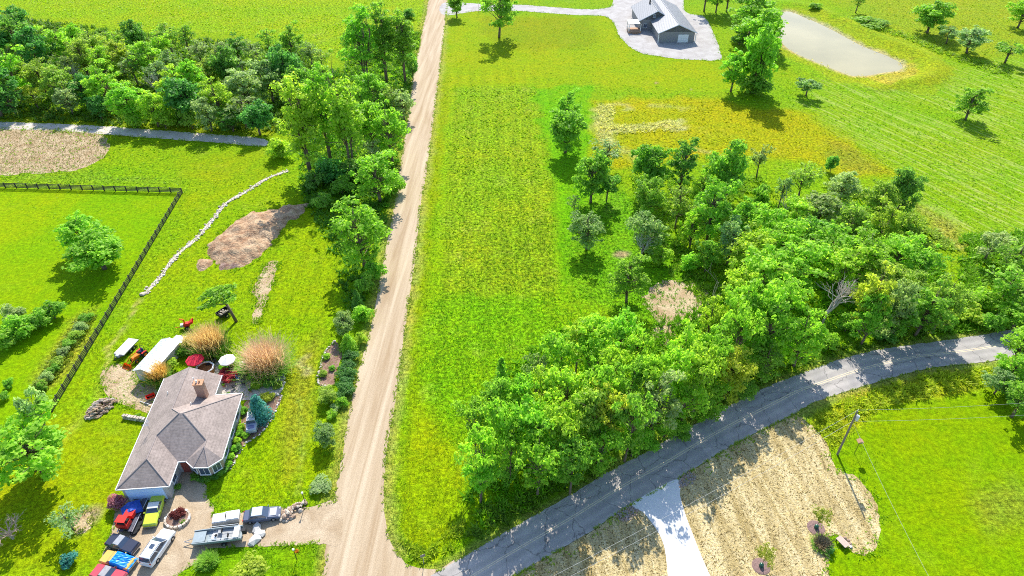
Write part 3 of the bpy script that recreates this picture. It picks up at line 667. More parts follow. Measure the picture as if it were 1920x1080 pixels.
row('in the middle of the wood above the lane', 'trees of the wood behind the lane', [
 (-20, 75, 80, 17, 'broad', 'blue'), (25, 65, 66, 17, 'broad', 'dark'), (62, 82, 64, 16, 'broad', 'blue'), (105, 78, 62, 14, 'broad', 'bright'), (148, 98, 60, 13, 'broad', 'olive'), (128, 118, 44, 10, 'airy', 'grey'), (186, 110, 50, 12, 'broad', 'lime'), (218, 95, 54, 12, 'broad', 'yellow'),
 (245, 118, 50, 11, 'airy', 'grey'), (270, 104, 56, 13, 'broad', 'bright'), (292, 132, 52, 10, 'airy', 'silver'), (318, 112, 46, 11, 'airy', 'grey'), (352, 140, 60, 14, 'broad', 'bright'), (388, 130, 46, 11, 'broad', 'olive'), (420, 120, 56, 13, 'dense', 'dark'), (455, 150, 74, 14, 'broad', 'silver'), (500, 140, 60, 13, 'broad', 'grey'),
 (530, 120, 56, 14, 'dense', 'blue'), (480, 112, 50, 11, 'airy', 'olive'), (552, 150, 60, 13, 'broad', 'mid')])
row('at the back of the wood below the far field', 'trees of the wood behind the lane', [
 (28, 38, 46, 13, 'broad', 'blue'), (135, 62, 40, 10, 'broad', 'bright'), (168, 72, 44, 10, 'airy', 'olive'), (250, 60, 44, 10, 'dense', 'dark'), (312, 62, 50, 12, 'airy', 'olive'), (345, 66, 44, 12, 'airy', 'mid'), (298, 82, 42, 11, 'broad', 'lime'), (372, 92, 44, 10, 'airy', 'grey'), (410, 92, 40, 9, 'airy', 'silver'),
 (500, 70, 40, 11, 'airy', 'mid'), (545, 72, 46, 13, 'broad', 'mid'), (468, 92, 44, 9, 'airy', 'grey'), (580, 95, 40, 9, 'airy', 'grey'), (600, 108, 40, 8, 'airy', 'olive'), (440, 82, 40, 9, 'broad', 'dark'), (205, 75, 40, 9, 'airy', 'lime')])
# --- trees between the lane and the gravel road
crown_at('tall', 672, 70, 74, 24, 'bright', 'left one of the tall slim cottonwoods at the top of the gravel road')
crown_at('tall', 715, 62, 70, 24, 'mid', 'middle tall slim cottonwood at the top of the gravel road')
crown_at('tall', 752, 70, 62, 22, 'mid', 'tall slim cottonwood touching the top of the gravel road verge')
crown_at('bush', 766, 25, 26, 3.5, 'dark', 'small dark bush on the verge at the top of the gravel road', 'bush')
crown_at('dense', 772, 120, 26, 8, 'dark', 'narrow dark tree at the gravel road edge below the tall cottonwoods')
crown_at('tall', 560, 215, 92, 25, 'lime', 'tall lime cottonwood with forked trunk at the end of the lane')
crown_at('tall', 600, 195, 78, 25, 'bright', 'tall cottonwood just right of the forked one at the lane end')
crown_at('tall', 640, 205, 84, 26, 'lime', 'tall cottonwood with bare lower trunks between lane and gravel road')
crown_at('broad', 690, 165, 62, 13, 'bright', 'bright tree in the roadside row below the tall cottonwoods')
crown_at('airy', 735, 180, 52, 10, 'olive', 'thin olive tree leaning over the gravel road edge')
crown_at('broad', 690, 225, 68, 15, 'bright', 'left of two full bright maples beside the gravel road')
crown_at('broad', 728, 235, 70, 16, 'bright', 'right of two full bright maples beside the gravel road')
crown_at('broad', 755, 190, 44, 9, 'silver', 'pale silvery tree overhanging the gravel road')
crown_at('broad', 705, 318, 92, 13, 'bright', 'rounded vivid green maple by the road above the large maple')
crown_at('airy', 700, 280, 46, 9, 'silver', 'silvery thin tree behind the rounded vivid maple')
crown_at('broad', 672, 425, 108, 15, 'bright', 'large spreading bright maple between dirt mound and gravel road')
crown_at('bush', 618, 318, 64, 5, 'blue', 'dark bush at the foot of the tall cottonwoods', 'bush')
crown_at('bush', 655, 322, 60, 5, 'dark', 'dark bush between the cottonwoods and the vivid maple', 'bush')
crown_at('bush', 590, 338, 46, 4, 'dark', 'dark bush at the upper end of the stone lined ditch', 'bush')
crown_at('bush', 524, 278, 44, 5, 'lime', 'lime bush at the right end of the lane', 'bush')
crown_at('bush', 640, 350, 50, 4, 'mid', 'mid green bush below the tall cottonwoods', 'bush')
crown_at('bush', 735, 345, 44, 5, 'bright', 'bright bush between the vivid maple and the road', 'bush')
crown_at('bush', 600, 375, 46, 3.2, 'mid', 'low green bush right of the dirt mound', 'bush')
crown_at('bush', 680, 530, 40, 4, 'mid', 'upper of the green bushes in the large maple shade', 'bush')
crown_at('bush', 700, 505, 40, 4, 'bright', 'bright bush in the large maple shade by the road edge', 'bush')
crown_at('conifer', 668, 555, 26, 4.5, 'dark', 'dark young conifer below the large maple')
crown_at('bush', 678, 588, 36, 3, 'bright', 'bright bush left of the road above the grey conifer', 'bush')
crown_at('dense', 645, 605, 42, 4.5, 'grey', 'grey green rounded tree at the head of the mulch bed')
crown_at('conifer', 651, 637, 34, 3.6, 'bright', 'bright green young conifer at the head of the mulch bed')
crown_at('bush', 676, 632, 22, 2.2, 'yellow', 'yellow bush between young conifer and gravel road', 'bush')
# --- single trees on the left
crown_at('broad', 150, 428, 82, 9, 'bright', 'leaning upper part tree of the pair in the fenced paddock')
crown_at('dense', 180, 468, 104, 7.5, 'bright', 'broad low tree of the pair in the fenced paddock')
for i, (x, y, w, h, c, t) in enumerate([(96, 583, 44, 3.5, 'mid', 'right end bush of the hedge at the left edge'), (66, 596, 50, 4, 'mid', 'second bush from the right in the hedge at the left edge'), (35, 612, 54, 4, 'bright', 'third bush from the right in the hedge at the left edge'), (6, 632, 50, 4, 'mid', 'leftmost bush of the hedge at the left edge'),
     (20, 590, 40, 3.5, 'silver', 'pale bush behind the hedge at the left edge')]):
    crown_at('bush', x, y, w, h, c, t, 'bush', 'bushes of the hedge at the left edge')
ditch = [(158, 595), (150, 612), (140, 628), (128, 645), (118, 660), (108, 676), (98, 690), (88, 704), (78, 716)]
for i, (x, y) in enumerate(ditch):
    crown_at('bush', x, y, 26, 1.3, ['mid', 'silver', 'olive'][i % 3], f'{ORD[i]} low bush from the top in the weedy ditch beside the paddock fence', 'bush', 'bushes in the weedy ditch')
for x, y, t in [(16, 719, 'right one of the small bushes on the lawn left of the fence'), (3, 744, 'small bush cut by the left edge above the big tree'), (80, 722, 'small bush nearest the lower fence end')]:
    crown_at('bush', x, y, 22, 1.5, 'mid', t, 'bush')
crown_at('broad', 52, 838, 150, 10, 'bright', 'large bright tree on the lawn left of the house')
crown_at('orchard', 66, 770, 52, 11, 'silver', 'pale silvery tree behind the large tree left of the house')
crown_at('airy', 122, 972, 62, 4.5, 'silver', 'small thin pale tree by the round bare patch of soil')
crown_at('bush', 127, 1052, 34, 1.6, 'spruce', 'small blue grey bush near the bottom left corner', 'bush')
sp = base_at('spread', 443, 603, 92, 8.0, 'mid', 'small spreading tree with open limbs beside the black cart', rz=.4); sp.rotation_mode = 'ZYX'; sp.rotation_euler = (-.12, -.30, .4)
# --- single trees round the upper lawn and right field
base_at('dense', 857, 33, 34, 9, 'mid', 'small tree at the gravel road end of the driveway')
base_at('broad', 936, 70, 64, 22, 'mid', 'tall lawn tree with bare trunk below the driveway')
base_at('broad', 1320, 22, 42, 16, 'bright', 'leftmost of the three trees behind the grey roofed house')
base_at('broad', 1342, 24, 40, 17, 'mid', 'middle of the three trees behind the grey roofed house')
base_at('broad', 1362, 22, 44, 16, 'mid', 'rightmost of the three trees behind the grey roofed house')
crown_at('broad', 1415, 12, 84, 17, 'mid', 'dark full tree at the upper end of the pond')
crown_at('dense', 1432, 48, 80, 13, 'bright', 'full bright tree at the near left bank of the pond')
base_at('dense', 1412, 175, 66, 20, 'bright', 'tallest tree left of the pond with a broad foot')
base_at('broad', 1370, 172, 54, 13, 'bright', 'medium tree just left of the tallest pond tree')
crown_at('bush', 1412, 152, 62, 7, 'mid', 'leafy bush growing round the foot of the tallest pond tree', 'bush')
crown_at('bush', 1388, 70, 40, 5, 'dark', 'dark bush between gravel yard and pond trees', 'bush')
base_at('orchard', 1511, 180, 46, 5.5, 'grey', 'small rounded grey green tree below the pond')
base_at('broad', 1810, 225, 58, 10, 'mid', 'lone tree leaning on the striped field below the pond bank')
base_at('dense', 1738, 62, 62, 11, 'mid', 'full round tree right of the pond on the fence line')
base_at('orchard', 1774, 82, 42, 6, 'grey', 'small grey green tree right of the full round tree')
base_at('broad', 1812, 100, 58, 9, 'silver', 'silvery tree between the round tree and the low spreading one')
base_at('orchard', 1884, 118, 58, 6.5, 'mid', 'low spreading tree on the fence line near the right edge')
base_at('broad', 1908, 52, 52, 11, 'bright', 'bright tree cut by the right edge at the top')
base_at('airy', 1604, 24, 34, 8, 'olive', 'thin tree on the bank beyond the pond')
crown_at('bush', 1528, 12, 26, 3, 'mid', 'small bush on the bank beyond the pond', 'bush')
crown_at('bush', 1632, 42, 60, 2.5, 'mid', 'low wide bush on the bank beyond the pond', 'bush')
# --- grove: left group standing on the mown field
crown_at('dense', 1062, 235, 76, 12, 'mid', 'big dense dark tree alone on the mown strip')
crown_at('broad', 1066, 198, 46, 12, 'mid', 'smaller tree behind the big dense dark tree on the mown strip')
crown_at('dense', 1112, 325, 70, 12, 'mid', 'dense tree below the big dense one at the grove corner')
crown_at('airy', 1138, 282, 60, 8, 'silver', 'thin pale tree beside the corner of the yellow meadow')
crown_at('orchard', 1140, 345, 46, 7, 'dark', 'small dark tree at the grove corner right of the dense one')
crown_at('broad', 1103, 425, 66, 9, 'grey', 'open grey green tree with visible trunk at the left of the grove')
crown_at('broad', 1182, 512, 72, 11, 'mid', 'dense tree at the edge of the bare soil in the grove')
base_at('airy', 1075, 405, 22, 6, 'grey', 'bare thin sapling on the mown field left of the grove')
row('at the grove top below the yellow meadow', 'trees of the grove', [
 (1224, 306, 73, 12.8, 'dense', 'mid'), (1284, 303, 53, 13.9, 'broad', 'dark'), (1366, 312, 74, 15.2, 'dense', 'mid'), (1428, 292, 40, 9.4, 'airy', 'grey'), (1510, 330, 64, 11.6, 'airy', 'olive'), (1470, 350, 37, 9.4, 'airy', 'grey'), (1585, 345, 60, 10.5, 'broad', 'silver'), (1700, 352, 58, 11.6, 'dense', 'dark'), (1654, 368, 57, 10.5, 'broad', 'olive'), (1562, 305, 24, 4.7, 'bush', 'dark'), (1430, 365, 37, 5.8, 'bush', 'mid'), (1320, 350, 46, 9.4, 'broad', 'lime')])
row('in the upper middle of the grove', 'trees of the grove', [
 (1302, 418, 50, 9.4, 'broad', 'lime'), (1500, 388, 56, 8.3, 'grove', 'lime'), (1330, 470, 48, 8.3, 'broad', 'mid'), (1240, 480, 40, 4.2, 'bush', 'lime'), (1300, 490, 40, 4.2, 'bush', 'bright'),  (1218, 365, 64, 11.6, 'broad', 'mid'), (1212, 425, 67, 10.5, 'broad', 'grey'), (1275, 375, 54, 11.6, 'airy', 'olive'), (1340, 385, 87, 15.2, 'broad', 'bright'), (1400, 400, 51, 10.5, 'broad', 'mid'), (1545, 385, 77, 9.4, 'broad', 'grey'), (1600, 410, 64, 10.5, 'broad', 'olive'), (1668, 408, 58, 10.5, 'broad', 'yellow'), (1450, 410, 70, 11.6, 'grove', 'bright'), (1375, 445, 54, 10.5, 'broad', 'silver')])
row('in mid grove above the fallen branches', 'trees of the grove', [
 (1412, 452, 84, 11, 'grove', 'lime'), (1478, 438, 80, 11, 'grove', 'bright'), (1530, 430, 70, 10, 'grove', 'mid'), (1570, 455, 86, 11, 'grove', 'bright'), (1630, 462, 90, 11, 'grove', 'bright'), (1695, 462, 92, 11, 'grove', 'bright'), (1735, 490, 60, 10, 'grove', 'mid'), (1500, 482, 96, 12, 'grove', 'bright'), (1435, 500, 92, 12, 'grove', 'lime'), (1385, 520, 66, 11, 'grove', 'lime'), (1590, 486, 80, 11, 'grove', 'lime'), (1660, 515, 90, 10, 'broad', 'olive'), (1722, 540, 70, 10, 'broad', 'olive')])
row('in the grove just above the road bend', 'trees of the grove', [
 (1640, 548, 64, 10, 'broad', 'yellow'), (1690, 570, 60, 8, 'broad', 'grey'), (1745, 570, 74, 10, 'broad', 'mid'), (1640, 585, 62, 9, 'broad', 'bright'), (1590, 605, 44, 4, 'bush', 'mid'), (1695, 585, 66, 9, 'broad', 'mid'), (1780, 560, 60, 10, 'broad', 'olive'), (1470, 560, 90, 11, 'grove', 'bright'), (1405, 565, 80, 11, 'grove', 'bright'), (1510, 625, 84, 9, 'broad', 'lime'), (1450, 605, 90, 10, 'broad', 'bright'), (1390, 612, 72, 10, 'grove', 'bright'), (1440, 672, 64, 7, 'broad', 'mid'), (1555, 640, 44, 4, 'bush', 'bright'), (1660, 620, 46, 3, 'bush', 'dark'), (1335, 600, 60, 8, 'broad', 'lime'), (1770, 600, 44, 4, 'bush', 'mid')], True)
row('in the lower grove beside the open field', 'trees of the grove', [
 (1050, 655, 76, 7.5, 'locust', 'bright'), (1085, 632, 70, 7, 'locust', 'lime'), (1125, 622, 76, 8, 'locust', 'lime'), (1170, 618, 76, 8, 'locust', 'bright'), (1196, 650, 60, 8, 'locust', 'lime'), (1110, 662, 60, 7, 'locust', 'bright'), (940, 700, 42, 6, 'conifer', 'mid'), (930, 740, 70, 8, 'locust', 'mid'), (975, 735, 66, 8, 'locust', 'bright'), (1005, 690, 50, 7, 'airy', 'grey'), (1010, 735, 76, 8, 'locust', 'lime'), (1060, 740, 84, 9, 'locust', 'lime'), (1120, 720, 80, 9, 'locust', 'bright'), (1155, 680, 60, 8, 'locust', 'lime'), (890, 780, 66, 8, 'locust', 'mid'), (945, 790, 74, 9, 'locust', 'bright'), (1180, 712, 66, 9, 'locust', 'mid')], True)
row('along the road side of the lower grove', 'trees of the grove', [
 (898, 850, 74, 9, 'locust', 'lime'), (898, 885, 62, 6, 'locust', 'bright'), (955, 825, 60, 8, 'grove', 'bright'), (1000, 790, 84, 9, 'grove', 'bright'), (1010, 850, 80, 8, 'grove', 'bright'), (1055, 800, 84, 9, 'grove', 'lime'), (1075, 850, 76, 8, 'grove', 'mid'), (1110, 780, 86, 9, 'broad', 'olive'), (1145, 760, 70, 9, 'grove', 'yellow'), (1130, 825, 74, 8, 'grove', 'bright'), (1185, 775, 80, 9, 'grove', 'mid'), (1190, 815, 60, 7, 'grove', 'bright'), (1235, 745, 84, 9, 'broad', 'silver'), (1250, 790, 70, 8, 'grove', 'bright'), (1225, 705, 70, 9, 'locust', 'lime'), (1270, 690, 76, 9, 'locust', 'lime'), (1290, 740, 76, 9, 'grove', 'lime'), (1330, 735, 70, 9, 'grove', 'bright'), (1320, 690, 80, 10, 'grove', 'lime'), (1375, 690, 84, 10, 'broad', 'yellow'), (1290, 650, 76, 9, 'grove', 'lime'), (1345, 650, 76, 9, 'grove', 'bright'), (1320, 765, 60, 6, 'broad', 'bright'), (1400, 730, 50, 5, 'broad', 'mid'), (1050, 885, 50, 4, 'bush', 'bright'), (955, 880, 44, 4, 'bush', 'mid'), (1120, 865, 46, 3.5, 'bush', 'bright'), (1210, 825, 46, 3, 'bush', 'bright'), (1275, 805, 40, 2.6, 'bush', 'mid')], True)
# --- right edge, road bend
row('at the right edge above the road bend', 'trees at the right edge', [
 (1862, 455, 62, 7, 'orchard', 'silver'), (1908, 480, 84, 10, 'airy', 'mid'), (1895, 530, 90, 10, 'airy', 'bright'), (1850, 560, 60, 4, 'bush', 'bright'), (1815, 585, 60, 3, 'bush', 'lime'), (1915, 585, 70, 6, 'broad', 'bright'), (1865, 600, 50, 4, 'bush', 'mid'), (1810, 555, 50, 5, 'airy', 'olive'), (1925, 640, 70, 9, 'broad', 'bright'), (1935, 560, 70, 8, 'broad', 'mid')])
row('below the road end at the right edge', 'trees at the right edge', [(1905, 690, 60, 7, 'broad', 'bright'), (1880, 712, 52, 5, 'broad', 'silver'), (1925, 740, 70, 8, 'broad', 'mid'), (1900, 728, 44, 4, 'bush', 'dark')])
# --- yard plants
crown_at('conifer', 481, 757, 48, 5.2, 'spruce', 'blue spruce beside the house east wall')
crown_at('ball', 217, 941, 30, 2.0, 'purple', 'purple leaved shrub at the garage corner', 'shrub')
crown_at('ball', 425, 702, 34, 1.9, 'rose', 'dark red leaved maple shrub on the patio', 'shrub')
crown_at('ball', 332, 962, 26, 1.3, 'maroon', 'maroon shrub inside the round stone planter', 'shrub')
crown_at('ball', 341, 978, 10, .6, 'mid', 'small green plant inside the round stone planter', 'shrub')
crown_at('ball', 332, 911, 13, 1.0, 'mid', 'green ball shrub at the garage side wall', 'shrub')
crown_at('bush', 472, 1066, 68, 2.2, 'yellow', 'pale yellow shrub on the lawn by the lower driveway edge', 'shrub')
crown_at('bush', 598, 912, 44, 1.0, 'silver', 'loose pale bush by the mailbox post above the driveway', 'shrub')
crown_at('dense', 606, 812, 46, 3.6, 'grey', 'grey green small tree alone on the roadside lawn')
crown_at('ball', 621, 776, 20, 1.2, 'lime', 'lime ball shrub above the grey green small tree', 'shrub')
crown_at('dense', 612, 740, 40, 2.4, 'olive', 'reddish olive small tree at the lower end of the mulch bed')
crown_at('bush', 640, 752, 26, 1.4, 'bright', 'bright shrub between mulch bed and gravel road', 'shrub')
crown_at('bush', 627, 765, 20, 1.0, 'silver', 'silvery shrub below the mulch bed', 'shrub')
for i, (x, y) in enumerate([(655, 670), (652, 686), (650, 702), (647, 718), (644, 732)]):
    crown_at('bush', x, y, 34, 1.7, (.13, .30, .07), f"{ORD[i]} bush from the top of the pale hedge beside the gravel road", 'bush', 'bushes of the roadside hedge')
for i, (x, y) in enumerate([(366, 893), (377, 897), (389, 896), (401, 892), (411, 886), (419, 878)]):
    crown_at('ball', x, y, 17, .8, 'dark' if i % 2 else 'mid', f"{ORD[i]} hedge plant from the left round the bay window", 'shrub', 'hedge plants round the bay')
for i, (x, y) in enumerate([(427, 868), (433, 856), (438, 842), (444, 826), (449, 812), (452, 800)]):
    crown_at('ball', x, y, 15, .9, 'lime' if i % 2 else 'bright', f"{ORD[i]} shrub from the bay along the house east wall", 'shrub', 'shrubs along the house east wall')
for x, y, w, h, c, t in [(350, 652, 40, 2.2, 'mid', 'green bush behind the red parasol'), (380, 648, 40, 2.2, 'bright', 'bright bush between red parasol and tan reeds'), (420, 686, 20, 1.0, 'bright', 'small green shrub below the white parasol'), (437, 680, 22, 1.0, 'lime', 'lime shrub right of the white parasol'), (505, 716, 26, 1.2, 'dark', 'dark green shrub at the right side of the patio'), (480, 722, 20, 1.1, 'lime', 'lime shrub above the blue spruce'), (503, 742, 30, .9, 'yellow', 'yellow flowering mound right of the blue spruce'), (318, 682, 34, 2.0, 'lime', 'lime bush between white shed and house roof'),
     (523, 692, 30, 1.6, 'mid', 'green shrub at the foot of the large reeds'), (466, 690, 30, 1.5, 'mid', 'green shrub at the left foot of the large reeds'), (258, 778, 10, .8, 'mid', 'small green shrub beside the stacked stone wall')]:
    crown_at('bush' if w > 24 else 'ball', x, y, w, h, c, t, 'shrub')
for i, (x, y, w, h, c, t) in enumerate([(612, 668, 14, .8, 'lime', 'small lime shrub at the top of the mulch bed'), (606, 700, 16, .9, 'olive', 'small olive shrub in the middle of the mulch bed'), (622, 690, 12, .7, 'mid', 'small green shrub at the right of the mulch bed'),
     (448, 694, 18, .9, 'bright', 'bright shrub on the patio edge below the large reeds'), (470, 705, 16, .8, 'lime', 'lime shrub on the patio edge right of the pale table'), (490, 708, 20, 1.0, 'mid', 'green shrub left of the gazing globe'), (520, 722, 18, .8, 'olive', 'olive shrub at the patio right corner'), (412, 668, 18, 1.0, 'bright', 'bright shrub between tall reeds and white parasol'), (338, 660, 22, 1.3, 'mid', 'green shrub at the white shed corner'), (446, 838, 14, .8, 'dark', 'dark shrub midway along the house east bed'), (460, 815, 14, .7, 'bright', 'bright shrub in the bed below the silver jeep'), (456, 770, 16, 1.0, 'mid', 'green shrub between blue spruce and house wall')]):
    crown_at('ball', x, y, w, h, c, t, 'shrub')
# ------------------------------------------------------------------ grass, undergrowth, straw: uncountable, one object each
SHEETS = [sand(p) for p in (ROAD_L + ROAD_R[::-1], DRIVE, WGRAV, LANE, STRAW, CONC, MOUND)] + [[(p.x, p.y) for p in POND]]
ASPH_W = sand(ASPH_U + ASPH_D[::-1])
def clear_of(x, y, polys, gap=.15):
    ok = np.ones(len(x), bool)
    for p in polys:
        xs = [q[0] for q in p]; ys = [q[1] for q in p]
        b = (x > min(xs) - 1) & (x < max(xs) + 1) & (y > min(ys) - 1) & (y < max(ys) + 1)
        if b.any(): ok[np.where(b)[0]] &= poly_sd(x[b], y[b], p) < -gap
    return ok
def in_poly(poly_px, n, seed):
    r = np.random.default_rng(seed); p = sand(poly_px); xs = [q[0] for q in p]; ys = [q[1] for q in p]
    x = r.uniform(min(xs), max(xs), n * 3); y = r.uniform(min(ys), max(ys), n * 3); k = poly_sd(x, y, p) > 0
    return x[k][:n], y[k][:n]
def tuft_mesh(name, x, y, h, col, tint, blades=3, z=0.0, lean=1.6, wid=.4):
    n = len(x); V = np.empty((n, blades, 3, 3)); a0 = rng.uniform(0, 6.283, n); zz = z if np.ndim(z) else np.full(n, z)
    for b in range(blades):
        a = a0 + b * 6.283 / blades + rng.normal(0, .4, n); ca, sa = np.cos(a), np.sin(a); hh = h * rng.uniform(.6, 1.2, n); w = hh * wid; l = hh * lean * rng.uniform(.3, 1.2, n)
        V[:, b, 0] = np.stack([x - sa * w, y + ca * w, zz - .02], 1); V[:, b, 1] = np.stack([x + sa * w, y - ca * w, zz - .02], 1); V[:, b, 2] = np.stack([x + ca * l, y + sa * l, zz + hh], 1)
    F = np.arange(n * blades * 3).reshape(-1, 3)
    return np_mesh(name, V.reshape(-1, 3), F, [M_BLADE], {'Col': ('FLOAT_COLOR', 'FACE', np.concatenate([np.repeat(col, blades, 0), np.ones((n * blades, 1))], 1)), 'tint': ('FLOAT', 'FACE', np.repeat(tint, blades))})
def add_stuff(name, me, label, cat): return tag(link(bpy.data.objects.new(name, me)), label, cat, kind='stuff')

# meadow and field grass: density follows how rough the sward is
n = 480000
ty = 24 / (1 - rng.random(n) * (1 - 24 / 300)); tx = rng.uniform(-.84, .84, n) * np.maximum(ty, 40) * 1.02
c_, r_, s_ = ground_attrs(tx, ty)
keep = (rng.random(n) < r_ * .6 + .03) & clear_of(tx, ty, SHEETS + [ASPH_W])
keep &= vnoise(tx, ty, 2.2, 31) + .5 * vnoise(tx, ty, .9, 32) > .55
tx, ty, c_, r_ = tx[keep], ty[keep], c_[keep], r_[keep]
size = .13 * (1 + r_ * .8) * np.clip(ty / 90, .8, 2.2)
add_stuff('grass', tuft_mesh('grass', tx, ty, size, np.minimum(c_ * 1.9, .7), np.clip(rng.normal(.42, .14, len(tx)), 0, 1)), 'rough tufted grass over the fields and lawns', 'grass')

# grass creeping over the edges of paths, soil and straw
EX, EY = [], []
for name_, poly, sd_, k in [('r', ROAD_L, .28, 14), ('r', ROAD_R[:14], .28, 14), ('u', ASPH_U, .14, 14), ('d', ASPH_D, .14, 14), ('s', STRAW + STRAW[:1], .7, 16), ('g', DRIVE + DRIVE[:1], .22, 12), ('w', WGRAV + WGRAV[:1], .4, 8), ('l', LANE + LANE[:1], .4, 10), ('t', TANPLOT + TANPLOT[:1], 1.3, 16), ('m', MOUND + MOUND[:1], .45, 14),
     ('p', [(500, 496), (522, 492), (508, 540), (497, 575), (482, 606), (474, 598), (482, 560), (472, 548), (500, 496)], .5, 26), ('b', [(1205, 560), (1250, 527), (1320, 540), (1322, 590), (1270, 612), (1250, 650), (1215, 640), (1230, 600), (1205, 560)], .9, 30), ('y', [(190, 700), (215, 682), (250, 690), (262, 716), (296, 722), (292, 775), (250, 765), (208, 748), (192, 725), (190, 700)], .45, 22), ('z', [(628, 640), (641, 660), (634, 690), (622, 727), (597, 720), (599, 692), (610, 660), (628, 640)], .2, 18), ('q', [(135, 965), (158, 955), (173, 972), (165, 995), (142, 1000), (130, 985), (135, 965)], .3, 24)]:
    ln_ = smooth_line(PA(poly), .5); q = np.array([(p.x, p.y) for p in ln_]); m_ = int(len(q) * .5 * k); i_ = rng.integers(0, len(q), m_)
    EX.append(q[i_, 0] + rng.normal(0, sd_, m_)); EY.append(q[i_, 1] + rng.normal(0, sd_, m_))
EX, EY = np.concatenate(EX), np.concatenate(EY); ok = clear_of(EX, EY, [sand(CONC), ASPH_W], -.12) & (vnoise(EX, EY, 1.2, 88) > .38) & clear_of(EX, EY, [sand(ROAD_L + ROAD_R[::-1]), sand(DRIVE)], -.5)
EX, EY = EX[ok], EY[ok]; ec = ground_attrs(EX, EY)[0]; g_ = GC(140, 200, 30); ec = ec * .5 + g_ * .5
add_stuff('edge_grass', tuft_mesh('edge_grass', EX, EY, rng.uniform(.10, .24, len(EX)), np.minimum(ec * 1.9, .7), np.clip(rng.normal(.42, .14, len(EX)), 0, 1), 3, z=.03), 'grass tufts creeping over the edges of roads and bare soil', 'grass')
# weeds and undergrowth on the floor of the wood, grove, verges and ditches
UND = [([(870, 930), (930, 700), (1060, 610), (1200, 620), (1330, 560), (1380, 460), (1420, 380), (1700, 380), (1790, 540), (1790, 610), (1600, 640), (1450, 700), (1300, 780), (1100, 890), (900, 990)], 17000, .55, (104, 176, 30)),
       ([(866, 1030), (980, 975), (1130, 885), (1270, 808), (1440, 720), (1600, 660), (1790, 628), (1790, 600), (1600, 640), (1400, 700), (1250, 790), (1050, 890), (880, 960)], 11000, .5, (96, 150, 40)),
       ([(-60, 20), (250, 60), (560, 90), (620, 130), (560, 250), (300, 240), (-60, 222)], 16000, .8, (84, 140, 46)),
       ([(560, 130), (780, 130), (760, 260), (735, 380), (690, 560), (650, 600), (620, 480), (560, 360)], 12000, .6, (80, 150, 40)),
       ([(640, 60), (790, 60), (776, 150), (650, 140)], 3500, .8, (110, 175, 40)),
       ([(1505, 790), (1590, 742), (1760, 694), (1880, 684), (1900, 720), (1760, 742), (1640, 772), (1585, 800), (1560, 850), (1535, 820)], 4500, .4, (190, 200, 50)),
       ([(1800, 440), (1930, 430), (1930, 620), (1780, 630), (1790, 560)], 6000, .55, (120, 185, 45)),
       ([(1180, 330), (1440, 330), (1400, 470), (1330, 590), (1200, 470)], 6000, .5, (130, 185, 50)),
       ([(150, 590), (185, 590), (150, 650), (90, 735), (60, 725), (110, 650)], 3000, .35, (140, 175, 60)),
       ([(745, 1010), (770, 1045), (790, 1060), (850, 1030), (870, 1000), (880, 960), (850, 985), (800, 1030)], 1600, .35, (160, 180, 40)),
       ([(1590, 30), (1700, 62), (1790, 100), (1900, 130), (1900, 150), (1790, 115), (1690, 72), (1560, 38)], 2600, .55, (130, 180, 50)),
       ([(1115, 194), (1155, 197), (1150, 250), (1140, 268), (1120, 262)], 900, .4, (226, 216, 150)), ([(1140, 234), (1280, 226), (1278, 247), (1150, 253)], 1000, .4, (226, 216, 150)),
       ([(1560, 330), (1700, 380), (1800, 470), (1740, 470), (1650, 390), (1540, 350)], 3000, .5, (170, 190, 80))]
X, Y, Hh, Cc = [], [], [], []
for i, (p, k, h, c) in enumerate(UND):
    x, y = in_poly(p, int(k * .8), 50 + i); ok = (vnoise(x, y, 1.8, 77) + .6 * vnoise(x, y, .7, 78) > .55) & (poly_sd(x, y, sand(p)) > 2.2 * rng.random(len(x)) ** 2) & clear_of(x, y, [ASPH_W, SHEETS[0], SHEETS[3], SHEETS[4]], .1); x, y = x[ok], y[ok]
    X.append(x); Y.append(y); Hh.append(h * rng.uniform(.5, 1.5, len(x))); Cc.append(GC(*c) * 2.3 * rng.uniform(.75, 1.2, (len(x), 1)))
X, Y, Hh, Cc = map(np.concatenate, (X, Y, Hh, Cc))
add_stuff('undergrowth', tuft_mesh('undergrowth', X, Y, Hh, Cc, np.clip(rng.normal(.42, .16, len(X)), 0, 1), 4, lean=1.5, wid=.3), 'weeds and tall grass under the trees and along the verges', 'undergrowth')
# loose straw
x, y = in_poly(STRAW, 30000, 99); ok = clear_of(x, y, [sand(CONC), ASPH_W], .05); x, y = x[ok], y[ok]
sc = np.where(rng.random(len(x))[:, None] < .3, np.array([[.20, .145, .045]]), np.array([[.60, .48, .26]]))
add_stuff('straw', tuft_mesh('straw', x, y, rng.uniform(.02, .06, len(x)), 1.35 * sc * rng.uniform(.7, 1.2, (len(x), 1)), np.full(len(x), .5), 2, z=.02, lean=5, wid=2.0), 'loose straw mulch spread over the new seeded lawn', 'straw')
# crop clods on the tilled plot
x, y = in_poly(TANPLOT, 9000, 98); add_stuff('stubble', tuft_mesh('stubble', x, y, rng.uniform(.1, .25, len(x)), np.array([[.46, .36, .22]]) * rng.uniform(.6, 1.2, (len(x), 1)), np.full(len(x), .5), 2, z=.01, lean=1.2), 'dry stubble on the tilled plot', 'stubble')
